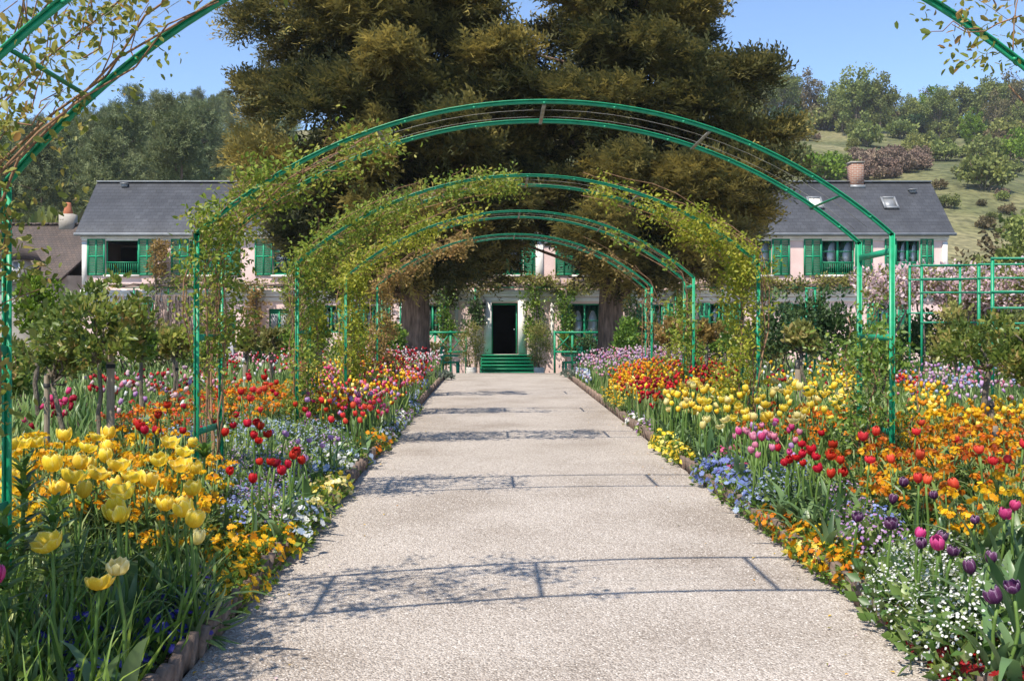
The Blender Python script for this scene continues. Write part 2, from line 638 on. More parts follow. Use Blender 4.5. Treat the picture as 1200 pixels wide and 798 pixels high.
def puffs(G_, cen, rad, per, size, tv=LEAF_V, tf=LEAF_F, mat=0, up=.3, shell=.55, prnd=None, center=None, out=.6, bright=.0):
    """leaves spread through ellipsoid clumps"""
    cen = np.asarray(cen, float)
    rad = np.asarray(rad, float)
    if rad.ndim == 1:
        rad = np.repeat(rad[:, None], 3, 1)
    N = len(cen)
    d = unit(rng.normal(size=(N * per, 3)))
    rr = rng.uniform(shell, 1.0, N * per) ** .7
    idx = np.repeat(np.arange(N), per)
    pos = cen[idx] + d * rr[:, None] * rad[idx]
    dirs = d * out + rng.normal(size=d.shape) * .5
    if center is not None:
        dirs += unit(pos - np.asarray(center)[None]) * .5
    dirs[:, 2] += up
    upv = d + rng.normal(size=d.shape) * .6
    upv[:, 2] += .6
    R = basis(dirs, upv)
    pr = rng.random(N) if prnd is None else prnd
    rnd = np.clip(.55 * pr[idx] + .45 * rng.random(N * per) + bright, 0, 1)
    inst(G_, tv, tf, pos, R, size * rng.uniform(.65, 1.3, N * per), rnd, mat)


def crown_centers(N, c, R, lump=.25, inner=.35, flat=-.6):
    d = unit(rng.normal(size=(N * 3, 3)))
    d = d[d[:, 2] > flat][:N]
    k = rng.uniform(inner, 1, len(d)) ** .6
    ph = rng.uniform(0, 6.28, 3)
    lumpy = 1 + lump * np.sin(3 * np.arctan2(d[:, 1], d[:, 0]) + ph[0]) * np.sin(4 * d[:, 2] + ph[1])
    return np.asarray(c) + d * (k * lumpy)[:, None] * np.asarray(R)


def wiggle(a, b, n, amp, sag=0.0):
    t = np.linspace(0, 1, n)[:, None]
    p = np.asarray(a, float) * (1 - t) + np.asarray(b, float) * t
    off = np.cumsum(rng.normal(size=(n, 3)), 0)
    off -= off[0] + (off[-1] - off[0]) * t
    p += off * amp / math.sqrt(n)
    p[:, 2] += sag * np.sin(t[:, 0] * PI)
    return p


# ------------------------------------------------------------ the setting
def sheet(name, xs, ys, zf, matname, label, dz=0.0):
    xs = np.asarray(xs, float)
    ys = np.asarray(ys, float)
    Xg, Yg = np.meshgrid(xs, ys)
    Z = zf(Xg, Yg) + dz
    V = np.stack([Xg, Yg, Z], -1).reshape(-1, 3)
    nx = len(xs)
    i = np.arange((len(ys) - 1) * (nx - 1))
    r0 = (i // (nx - 1)) * nx + i % (nx - 1)
    F = np.concatenate([np.stack([r0, r0 + 1, r0 + nx + 1], 1), np.stack([r0, r0 + nx + 1, r0 + nx], 1)])
    o = G().add(V, F).build(name, matname, smooth=True)
    return tag(o, label, kind='structure')


YS = np.concatenate([np.linspace(-14, 25, 40), np.linspace(25.5, 40, 30), np.linspace(42, 72, 16)])
sheet('ground', np.linspace(-90, 90, 37), YS, lambda X, Y: np.where(Y > 62, hill(X, Y), g(Y)), 'ground', 'brown and green garden ground', -.03)
sheet('hillside', np.linspace(-520, 520, 131), np.concatenate([np.linspace(70, 280, 60), np.linspace(290, 700, 20)]), hill, 'hill_grass', 'dry grassy hillside behind the long house')
sheet('gravel_path', np.linspace(PX0, PX1, 9), np.concatenate([np.linspace(-10, 24, 50), np.linspace(24.4, 26.4, 8)]), lambda X, Y: g(Y), 'gravel', 'pale gravel path leading to the green steps', .004)
sheet('forecourt', np.linspace(-17, 19, 19), np.linspace(26.35, 44.5, 40), lambda X, Y: g(Y), 'gravel', 'gravel forecourt in front of the house', .008)
bx = np.concatenate([np.linspace(0, 1.6, 14), np.linspace(2, 14, 13)])
for sgn, e in ((-1, PX0), (1, PX1)):
    xs = sorted(e + sgn * (bx + .01))
    sheet('flower_bed', xs, np.linspace(-2, 26.2, 60),
          lambda X, Y: ground_z(X, Y) + .015 * np.sin(X * 9 + Y * 3) * np.sin(Y * 7), 'soil',
          'dark soil of the bed ' + ('under the standard roses' if sgn < 0 else 'below the green trellis frames'), 0)

# gravel: loose stones near the viewer are real pebbles
gp = G()
ico = np.array([(0, 0, .6), (1, 0, 0), (.1, 1, .05), (-1, .1, 0), (-.1, -.9, .05), (.05, 0, -.5)])
icof = [(0, 1, 2), (0, 2, 3), (0, 3, 4), (0, 4, 1)]
N = 42000
Y = 3.3 + rng.random(N) ** 1.5 * 7.0
X = rng.uniform(PX0 + .01, PX1 - .01, N)
a = rng.uniform(0, 6.28, N)
R = np.zeros((N, 3, 3))
R[:, 0, 0] = np.cos(a)
R[:, 0, 1] = -np.sin(a)
R[:, 1, 0] = np.sin(a)
R[:, 1, 1] = np.cos(a)
R[:, 2, 2] = 1
sc = rng.uniform(.003, .007, N)
inst(gp, ico, icof, np.stack([X, Y, g(Y) + .004], 1), R, np.stack([sc, sc * rng.uniform(.6, 1, N), sc * .8], 1), rng.random(N))
tag(gp.build('loose_gravel', 'pebble'), 'loose pale pebbles lying on the path', kind='stuff')

# scalloped edging tiles along both sides of the path
prof = [(-.062, -.05), (-.062, .075)] + [(-.062 * math.cos(t), .075 + .045 * math.sin(t)) for t in np.linspace(.35, PI - .35, 5)] + [(.062, .075), (.062, -.05)]
pv = [(-.018, y, z) for y, z in prof] + [(.018, y, z) for y, z in prof]
k = len(prof)
pf = [(0, i, i + 1) for i in range(1, k - 1)] + [(k, k + i + 1, k + i) for i in range(1, k - 1)]
for i in range(k):
    j = (i + 1) % k
    pf += [(i, i + k, j), (j, i + k, j + k)]
tile_me = G().add(pv, pf).mesh('edging_tile', 'edging')
for e, sgn, lab in ((PX0, -1, 'beside the yellow tulips'), (PX1, 1, 'beside the white forget-me-nots')):
    root = thing('path_edging', 'scalloped terracotta edging ' + lab, 'edging', (e + sgn * .02, 0, 0))
    far = G()
    Y = 2.4
    i = 0
    while Y < 26:
        z = float(g(Y)) + random.uniform(.0, .03)
        rz = random.uniform(-.22, .22)
        rx = random.uniform(-.09, .09)
        if Y < 15:
            link('edging_tile', tile_me, root, (random.uniform(-.012, .012), Y, z), (rx * .5, sgn * -.12 + rx, rz))
        else:
            far.add(np.array(pv) + np.array((random.uniform(-.01, .01), Y, z)), pf)
        Y += .128
    fo = far.build('distant_tiles', 'edging', root)
    fo['kind'] = 'stuff'

# ------------------------------------------------------------ the long pink house
HY = 45.0
HS = FPX / HY


def hx(px):
    return (px - VX) / HS


def hz(py):
    return EYE + (VY - py) / HS


house = thing('house', 'long two-storey pink house with green shutters and slate roof', 'house', (0, HY, 0))
X0, X1 = hx(97), hx(1110)
ZE, ZB = hz(274), -.25
RZ, RD = 8.93, 2.45
up_win = [(143, 38), (241, 38), (339, 38), (437, 38), (516, 36), (595, 36), (690, 36), (788, 38), (885, 38), (982, 38), (1064, 27)]
holes = []
for c, w in up_win:
    holes.append((hx(c - w / 2), hx(c + w / 2), hz(322), hz(281)))
lo = [(269, 14, 370, 418, 'door'), (327, 24, 362, 418, 'glazed'), (388, 18, 358, 390, 'win'), (437, 18, 358, 390, 'win'), (507, 16, 357, 393, 'win'),
      (591.5, 31, 355, 415, 'entry'), (685, 36, 356, 415, 'french'), (767, 20, 357, 392, 'win'), (843, 22, 356, 388, 'win'),
      (940, 22, 356, 388, 'win'), (1040, 22, 356, 388, 'win'), (155, 22, 356, 388, 'win')]
for c, w, t, b_, k in lo:
    holes.append((hx(c - w / 2), hx(c + w / 2), hz(b_), hz(t)))


def holed_wall(G_, x0, x1, z0, z1, holes, y, depth=.28):
    xs = sorted(set([x0, x1] + [h[0] for h in holes] + [h[1] for h in holes]))
    zs = sorted(set([z0, z1] + [h[2] for h in holes] + [h[3] for h in holes]))
    for i in range(len(xs) - 1):
        for j in range(len(zs) - 1):
            cx, cz = (xs[i] + xs[i + 1]) / 2, (zs[j] + zs[j + 1]) / 2
            if any(h[0] < cx < h[1] and h[2] < cz < h[3] for h in holes):
                continue
            a, b, c, d = xs[i], xs[i + 1], zs[j], zs[j + 1]
            G_.add([(a, y, c), (b, y, c), (b, y, d), (a, y, d)], [(0, 1, 2), (0, 2, 3)])
    for a, b, c, d in holes:
        e = y + depth
        G_.add([(a, y, c), (a, y, d), (a, e, d), (a, e, c), (b, y, c), (b, y, d), (b, e, d), (b, e, c)],
               [(0, 1, 2), (0, 2, 3), (4, 6, 5), (4, 7, 6), (0, 7, 4), (0, 3, 7), (1, 5, 6), (1, 6, 2)])


w = G()
holed_wall(w, X0, X1, ZB, ZE, holes, 0)
D = 2 * RD - .1
for x in (X0, X1):
    w.add([(x, 0, ZB), (x, D, ZB), (x, D, ZE), (x, 0, ZE), (x, D / 2, RZ - .2)], [(0, 1, 2), (0, 2, 3), (3, 2, 4)])
w.add([(X0, D, ZB), (X1, D, ZB), (X1, D, ZE), (X0, D, ZE)], [(0, 2, 1), (0, 3, 2)])
w.build('wall', 'plaster_pink', house)
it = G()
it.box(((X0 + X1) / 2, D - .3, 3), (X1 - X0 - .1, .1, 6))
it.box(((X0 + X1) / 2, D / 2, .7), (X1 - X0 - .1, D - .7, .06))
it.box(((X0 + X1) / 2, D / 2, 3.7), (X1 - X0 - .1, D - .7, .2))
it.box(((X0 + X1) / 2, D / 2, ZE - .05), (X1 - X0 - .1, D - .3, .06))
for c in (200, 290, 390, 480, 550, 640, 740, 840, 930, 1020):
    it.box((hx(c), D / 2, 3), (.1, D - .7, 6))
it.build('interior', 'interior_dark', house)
rf = G()
ex0, ex1 = X0 - .3, X1 + .3
ye = -.17
ze = ZE - .02
yr, zr = RD - .05, RZ
th = .10
rf.add([(ex0, ye, ze), (ex1, ye, ze), (ex1, yr, zr), (ex0, yr, zr), (ex0, 2 * yr - ye, ze), (ex1, 2 * yr - ye, ze)],
       [(0, 1, 2), (0, 2, 3), (3, 2, 5), (3, 5, 4)])
rf.add([(ex0, ye, ze - th), (ex1, ye, ze - th), (ex1, yr, zr - th), (ex0, yr, zr - th), (ex0, 2 * yr - ye, ze - th), (ex1, 2 * yr - ye, ze - th),
        (ex0, ye, ze), (ex1, ye, ze), (ex1, yr, zr), (ex0, yr, zr), (ex0, 2 * yr - ye, ze), (ex1, 2 * yr - ye, ze)],
       [(0, 2, 1), (0, 3, 2), (3, 5, 2), (3, 4, 5), (0, 1, 7), (0, 7, 6), (0, 6, 9), (0, 9, 3), (3, 9, 10), (3, 10, 4), (1, 2, 8), (1, 8, 7), (2, 5, 11), (2, 11, 8)])
roof = rf.build('roof', 'slate', house)
q = G()
q.box(((ex0 + ex1) / 2, yr, zr + .02), (ex1 - ex0, .22, .07))
q.build('ridge_cap', 'zinc', roof)
q = G()
q.tube([(ex0, ye - .06, ze - .03), (ex1, ye - .06, ze - .03)], .075, 8)
q.build('gutter', 'zinc', roof)


def roof_pt(px, py):
    # where the pixel's ray meets the front roof slope (house coordinates)
    dx, dz = (px - VX) / FPX, (VY - py) / FPX
    s_ = (zr - ze) / (yr - ye)
    # EYE + dz*Y = ze + s*(Y-HY-ye)
    Y = (ze - s_ * (HY + ye) - EYE) / (dz - s_)
    return dx * Y, Y - HY, EYE + dz * Y


tilt = math.atan2(zr - ze, yr - ye)
RT = np.array([(1, 0, 0), (0, math.cos(tilt), -math.sin(tilt)), (0, math.sin(tilt), math.cos(tilt))])
for a, b in (((955, 239), 'x'), ((1042, 239), 'y')):
    x, y, z = roof_pt(*a)
    q = G()
    for d_, s_ in (((-.3, 0), (.08, .8, .12)), ((.3, 0), (.08, .8, .12)), ((0, -.36), (.6, .08, .12)), ((0, .36), (.6, .08, .12))):
        q.box(np.array((x, y, z)) + RT @ np.array((d_[0], d_[1], .06)), s_, R=RT)
    sk = q.build('skylight', 'zinc', roof)
    q = G()
    q.box(np.array((x, y, z)) + RT @ np.array((0, 0, .05)), (.52, .64, .02), R=RT)
    q.build('pane', 'plaster_white' if b == 'x' else 'zinc', sk)
for a in ((1069, 226), (146, 219), (922, 228)):
    x, y, z = roof_pt(*a)
    q = G()
    q.box((x, y, z + .05), (.26, .2, .14))
    q.box((x, y - .02, z + .14), (.34, .26, .04))
    q.build('roof_vent', 'zinc', roof)
# chimney
cx = hx(1010) * 1.035
q = G()
q.box((cx, yr, RZ + .22), (.60, .55, 1.3))
ch = q.build('chimney', 'brick_red', house)
q = G()
q.box((cx, yr, RZ + .905), (.66, .61, .07))
q.build('chimney_cap', 'plaster_grey', ch)
q = G()
q.box((cx, yr - .30, RZ - .26), (.70, .06, .16))
q.build('flashing', 'zinc', ch)
# trim
q = G()
q.box(((X0 + X1) / 2, -.05, ZE - .14), (X1 - X0 + .1, .1, .16))
q.box(((X0 + X1) / 2, -.025, ZE - .27), (X1 - X0 + .06, .05, .1))
q.build('eaves_cornice', 'plaster_white', house)
q = G()
q.box(((X0 + X1) / 2, -.09, hz(342)), (X1 - X0 + .1, .18, .16))
q.box(((X0 + X1) / 2, -.07, hz(346)), (X1 - X0 + .06, .14, .14))
q.box(((X0 + X1) / 2, -.03, hz(351)), (X1 - X0 + .04, .06, .2))
q.build('belt_cornice', 'plaster_white', house)
for c in (99.5, 632, 560, 1107):
    q = G()
    q.box((hx(c), -.035, (ZE + 3.6) / 2 - .17), (.22 if c < 200 or c > 1000 else .34, .07, ZE - 3.6 - .4))
    q.build('pilaster', 'plaster_white', house)
for c, ww in ((571.5, 9), (611.5, 9)):
    q = G()
    q.box((hx(c), -.05, hz(383)), (ww / HS, .1, 62 / HS))
    q.build('door_surround', 'plaster_white', house)
for c in (647, 722, 800, 870, 950, 470, 535, 420):
    q = G()
    q.box((hx(c), -.02, hz(384)), (.16, .04, 62 / HS))
    q.build('plaster_strip', 'plaster_white', house)
for c, w_ in up_win:
    q = G()
    q.box((hx(c), -.06, hz(323.6)), (w_ / HS + .16, .12, .09))
    q.build('window_sill', 'plaster_white', house)

SHUT = {}


def shutter_mesh(w_, h_):
    key = (round(w_, 2), round(h_, 2))
    if key not in SHUT:
        q = G()
        st = .07
        q.box((-w_ / 2 + st / 2, 0, h_ / 2), (st, .05, h_))
        q.box((w_ / 2 - st / 2, 0, h_ / 2), (st, .05, h_))
        q.box((0, 0, h_ / 2), (st, .046, h_ - .01))
        for z in (st / 2, h_ * .52, h_ - st / 2):
            q.box((0, .001, z), (w_ - 2 * st, .044, st))
        nsl = int(h_ / .075)
        Rr = np.array([(1, 0, 0), (0, math.cos(.7), -math.sin(.7)), (0, math.sin(.7), math.cos(.7))])
        for i in range(nsl):
            q.box((0, .004, (i + .5) * h_ / nsl), (w_ - 2 * st - .004, .058, .012), R=Rr)
        SHUT[key] = q.mesh('shutter', 'shutter_green')
    return SHUT[key]


def make_window(c, w_, t, b_, curtain=True, open_=False, mull=2, shut=(.8, .8), glazed_from=0.0):
    x, ww = hx(c), w_ / HS
    z0, z1 = hz(b_), hz(t)
    hh = z1 - z0
    fw = .06
    q = G()
    q.box((x - ww / 2 + fw / 2, .09, (z0 + z1) / 2), (fw, .07, hh - .004))
    q.box((x + ww / 2 - fw / 2, .09, (z0 + z1) / 2), (fw, .07, hh - .004))
    q.box((x, .09, z0 + fw / 2), (ww - 2 * fw, .07, fw))
    q.box((x, .09, z1 - fw / 2), (ww - 2 * fw, .07, fw))
    if not open_:
        q.box((x, .085, (z0 + z1) / 2), (.09, .06, hh - 2 * fw))
        for k in range(1, 3):
            for sg in (-1, 1):
                q.box((x + sg * (ww / 4), .09, z0 + hh * k / 3), (ww / 2 - fw - .05, .035, .03))
    win = q.build('window', 'shutter_green', house)
    if not open_:
        for sg in (-1, 1):
            q = G()
            q.box((x + sg * (ww / 4 - .01), .105, (z0 + z1) / 2), (ww / 2 - fw - .05, .006, hh - 2 * fw))
            q.build('pane', 'glass', win)
        if curtain:
            for sg in (-1, 1):
                q = G()
                nx = 15
                half = ww / 2 - .02
                us = np.linspace(0, 1, nx)
                V, F = [], []
                for jz, zz in enumerate(np.linspace(0, 1, 6)):
                    pull = 1 - .45 * (1 - zz) ** 1.3 if curtain == 2 else 1
                    for u in us:
                        V.append((x + sg * (half - u * half * pull),   .155 + .018 * math.sin(u * 40), z0 + .05 + zz * (hh - .1)))
                for jz in range(5):
                    for i in range(nx - 1):
                        k = jz * nx + i
                        F += [(k, k + 1, k + nx + 1), (k, k + nx + 1, k + nx)]
                q.add(V, F).build('curtain', 'curtain', win, smooth=True)
    for sg, sw in zip((-1, 1), shut):
        if sw:
            link('shutter', shutter_mesh(sw, hh + .06), house, (x + sg * (ww / 2 + sw / 2 + .02), -.045, z0 - .03), (0, 0, sg * .03))
    return win


for c, w_ in up_win:
    o = c == 143
    wn_ = make_window(c, w_, 281, 322, curtain=(not o), open_=o, shut=(.52, .6) if c == 1064 else (.8, .8))
    if c in (143, 241, 982, 885, 1064):
        x, ww = hx(c), w_ / HS
        q = G()
        z0 = hz(322)
        q.box((x, .02, z0 + .56), (ww - .02, .05, .045))
        q.box((x, .02, z0 + .05), (ww - .02, .05, .035))
        for i in range(15):
            q.box((x - ww / 2 + .05 + i * (ww - .1) / 14, .02, z0 + .30), (.022, .022, .48))
        q.build('window_guard', 'shutter_green', house)
for c, w_, t, b_, k in lo:
    if k == 'win':
        make_window(c, w_, t, b_, curtain=2 if c in (507, 843) else True, shut=(.42, .42) if c in (388, 437, 507, 767) else (.5, .5))
    if k == 'french':
        make_window(c, w_, t, b_, curtain=2, shut=(.32, .32))
    if k in ('door', 'glazed'):
        x, ww = hx(c), w_ / HS
        z0, z1 = hz(b_), hz(t)
        q = G()
        q.box((x, .14, (z0 + z1) / 2), (ww, .06, z1 - z0))
        for sg in (-1, 1):
            q.box((x + sg * ww / 4, .095, z0 + .5), (ww / 2 - .12, .03, .7))
            if k == 'door':
                q.box((x + sg * ww / 4, .095, z0 + 1.3), (ww / 2 - .12, .03, .6))
        q.box((x, .09, (z0 + z1) / 2), (.05, .05, z1 - z0))
        dr = q.build('side_door', 'shutter_green', house)
        if k == 'glazed':
            for sg in (-1, 1):
                q = G()
                q.box((x + sg * ww / 4, .10, z0 + 1.5), (ww / 2 - .14, .02, .85))
                q.build('pane', 'zinc', dr)
# entrance door: one leaf folded back inside, dark hall behind
x, ww = hx(591.5), 31 / HS
q = G()
q.box((x + ww / 2 - .06, .42, hz(385)), (.05, .55, 58 / HS))
q.box((x - ww / 2 + .03, .2, hz(385)), (.05, .08, 59 / HS))
q.box((x, .2, hz(356.5)), (ww, .08, .07))
dl = q.build('entrance_door', 'shutter_green', house)
q = G()
q.tube([(x + ww / 2 - .13, .3, 1.9), (x + ww / 2 - .19, .3, 1.9)], .03, 8)
q.build('handle', 'zinc', dl)
q = G()
q.box((hx(567), -.3, hz(352)), (.05, .05, .3))
q.box((hx(567), -.3, hz(355)), (.18, .18, .26))
q.box((hx(567), -.15, hz(350)), (.04, .3, .04))
q.build('wall_lantern', 'tie_black', house)

# green steps
st = thing('entrance_steps', 'green painted wooden steps leading up to the open front door', 'steps', (hx(594), HY, 0))
nst = 6
top = hz(415.3)
for i in range(nst):
    zt = top - i * (top + .1) / nst
    h_ = (top + .1) / nst
    q = G()
    q.box((0, -.55 - i * .3, zt - .02), (2.34, .34, .045))
    tr_ = q.build('tread', 'shutter_green', st)
    q = G()
    q.box((0, -.57 - i * .3, zt - .045 - (h_ - .05) / 2), (2.24, .03, h_ - .05))
    q.build('riser', 'shutter_green', st)
q = G()
q.box((0, -.22, top - .04), (2.34, .40, .05))
q.build('landing', 'shutter_green', st)
for sg in (-1, 1):
    q = G()
    prof_ = [(-.02, top - .06), (-2.2, -.1), (-2.2, -.25), (-.02, -.25)]
    V = [(sg * 1.14 - .03, a, b) for a, b in prof_] + [(sg * 1.14 + .03, a, b) for a, b in prof_]
    q.add(V, [(0, 1, 2), (0, 2, 3), (4, 6, 5), (4, 7, 6), (0, 4, 5), (0, 5, 1), (1, 5, 6), (1, 6, 2), (2, 6, 7), (2, 7, 3), (3, 7, 4), (3, 4, 0)])
    q.build('stringer', 'shutter_green', st)

# terrace railings with crossed braces
for pa, pb, lab in ((492, 546, 'beside the window with drawn curtains'), (650, 712, 'in front of the French doors')):
    Yr = 43.4
    a, b = at(pa, 430, Yr).x, at(pb, 430, Yr).x
    rl = thing('terrace_railing', 'green wooden railing with crossed braces ' + lab, 'railing', ((a + b) / 2, Yr, -.1))
    wd = b - a
    nn = 3
    for i in range(nn + 1):
        q = G()
        q.box((-wd / 2 + wd * i / nn, 0, .95), (.09, .09, 1.95))
        q.build('post', 'shutter_green', rl)
    for z in (1.0, 1.85):
        q = G()
        q.box((0, -.06, z), (wd, .05, .09))
        q.build('rail', 'shutter_green', rl)
    for i in range(nn):
        xa, xb = -wd / 2 + wd * i / nn, -wd / 2 + wd * (i + 1) / nn
        q = G()
        q.bar((xa, -.01, 1.02), (xb, -.01, 1.84), .03, .05)
        q.bar((xa, .03, 1.84), (xb, .03, 1.02), .03, .05)
        q.build('brace', 'shutter_green', rl)
# two garden benches flanking the end of the path
for px_, lab in ((530, 'by the grey-leaved border'), (668, 'by the lilac flower border')):
    p_ = at(px_, 430, 30)
    zz = float(g(30))
    bn = thing('garden_bench', 'low green wooden bench ' + lab + ' before the house', 'bench', (p_.x, 30, zz), PI / 2 if px_ < 600 else -PI / 2)
    for i in range(4):
        q = G()
        q.box((0, -.16 + i * .115, .42), (1.3, .09, .035))
        q.build('seat_slat', 'shutter_green', bn)
    for i in range(3):
        q = G()
        q.box((0, .26 + i * .02, .56 + i * .14), (1.3, .03, .09))
        q.build('back_slat', 'shutter_green', bn)
    for sx in (-.58, .58):
        q = G()
        q.box((sx, -.17, .2), (.06, .06, .4))
        q.build('leg', 'shutter_green', bn)
        q = G()
        q.box((sx, .30, .45), (.06, .06, .9))
        q.build('leg', 'shutter_green', bn)
        q = G()
        q.box((sx, .05, .62), (.06, .5, .04))
        q.build('armrest', 'shutter_green', bn)

# old cottage at the left
ctY = 50.0
sc_ = FPX / ctY
cot = thing('cottage', 'old cottage with brown tiled roof and small dormer window', 'house', (0, ctY, 0))
cxx = lambda px: (px - VX) / sc_
czz = lambda py: EYE + (VY - py) / sc_
q = G()
a, b = cxx(-60), cxx(96)
q.add([(a, 0, -.3), (b, 0, -.3), (b, 0, czz(323)), (a, 0, czz(323)), (a, 6, -.3), (b, 6, -.3), (b, 6, czz(323)), (a, 6, czz(323)), (b, 3, czz(262) + .15), (a, 3, czz(262) + .15)],
      [(0, 1, 2), (0, 2, 3), (1, 5, 6), (1, 6, 2), (2, 6, 8), (4, 7, 6), (4, 6, 5), (0, 3, 7), (0, 7, 4), (3, 9, 7)])
q.build('wall', 'plaster_grey', cot)
q = G()
zr2, ze2 = 7.55, czz(327)
xa, xb, xe = cxx(-70), cxx(91) * 1.0, cxx(75)
q.add([(xa, -.35, ze2), (xe, -.35, ze2), (xb + 1.0, 3, zr2), (xa, 3, zr2), (xa, 6.3, ze2), (xe + 1, 6.3, ze2)], [(0, 1, 2), (0, 2, 3), (3, 2, 5), (3, 5, 4)])
q.add([(xa, -.35, ze2 - .14), (xe, -.35, ze2 - .14), (xb + 1.0, 3, zr2 - .14), (xa, 3, zr2 - .14), (xa, -.35, ze2), (xe, -.35, ze2), (xb + 1.0, 3, zr2), (xa, 3, zr2)],
      [(0, 2, 1), (0, 3, 2), (0, 1, 5), (0, 5, 4), (1, 2, 6), (1, 6, 5)])
croof = q.build('roof', 'old_tile', cot)
q = G()
q.box((cxx(84), 3.35, 3.3), (3.0, .3, 7.0))
q.build('gable_wall', 'plaster_grey', cot)
q = G()
for i in range(34):
    q.box((xa + .2 + i * (xb + .8 - xa) / 34, 3, zr2 + .03 + .02 * (i % 2)), (.2, .22, .12))
q.build('ridge_tiles', 'old_tile', croof)
q = G()
xd = cxx(19)
zd0, zd1 = czz(333), czz(303)
q.box((xd, .5, (zd0 + zd1) / 2), (1.5, 1.7, zd1 - zd0))
dm = q.build('dormer', 'plaster_grey', cot)
q = G()
zt = czz(284)
V = [(xd - 1.0, -.6, zd1 - .1), (xd + 1.0, -.6, zd1 - .1), (xd, -.35, zt), (xd, 2.4, zt), (xd - 1.0, 1.6, zd1 - .1), (xd + 1.0, 1.6, zd1 - .1)]
q.add(V, [(0, 1, 2), (0, 2, 3), (0, 3, 4), (1, 5, 3), (1, 3, 2), (0, 4, 5), (0, 5, 1)])
q.build('dormer_roof', 'old_tile', dm)
q = G()
for d_ in ((-.33, 0, .09, 1.1), (.33, 0, .09, 1.1), (0, 0, .07, 1.1), (0, .5, .6, .09), (0, -.5, .6, .09), (0, 0, .6, .05)):
    q.box((xd + d_[0], -.38, (zd0 + zd1) / 2 + d_[1]), (d_[2], .06, d_[3]))
dw = q.build('window', 'pot_white', dm)
q = G()
q.box((xd, -.365, (zd0 + zd1) / 2), (.62, .02, 1.05))
q.build('pane', 'zinc', dw)
q = G()
xc = (80 - VX) / (FPX / (ctY + 3)) - .1
q.box((xc + .1, 3.0, zr2 + .1), (.75, .6, .9))
chm = q.build('chimney', 'plaster_grey', cot)
q = G()
q.lathe([(.22, 0), (.25, .1), (.2, .3), (.16, .5), (.13, .62), (.0, .64)], 12, (xc + .1, 3.0, zr2 + .55))
q.build('chimney_pot', 'terracotta', chm)


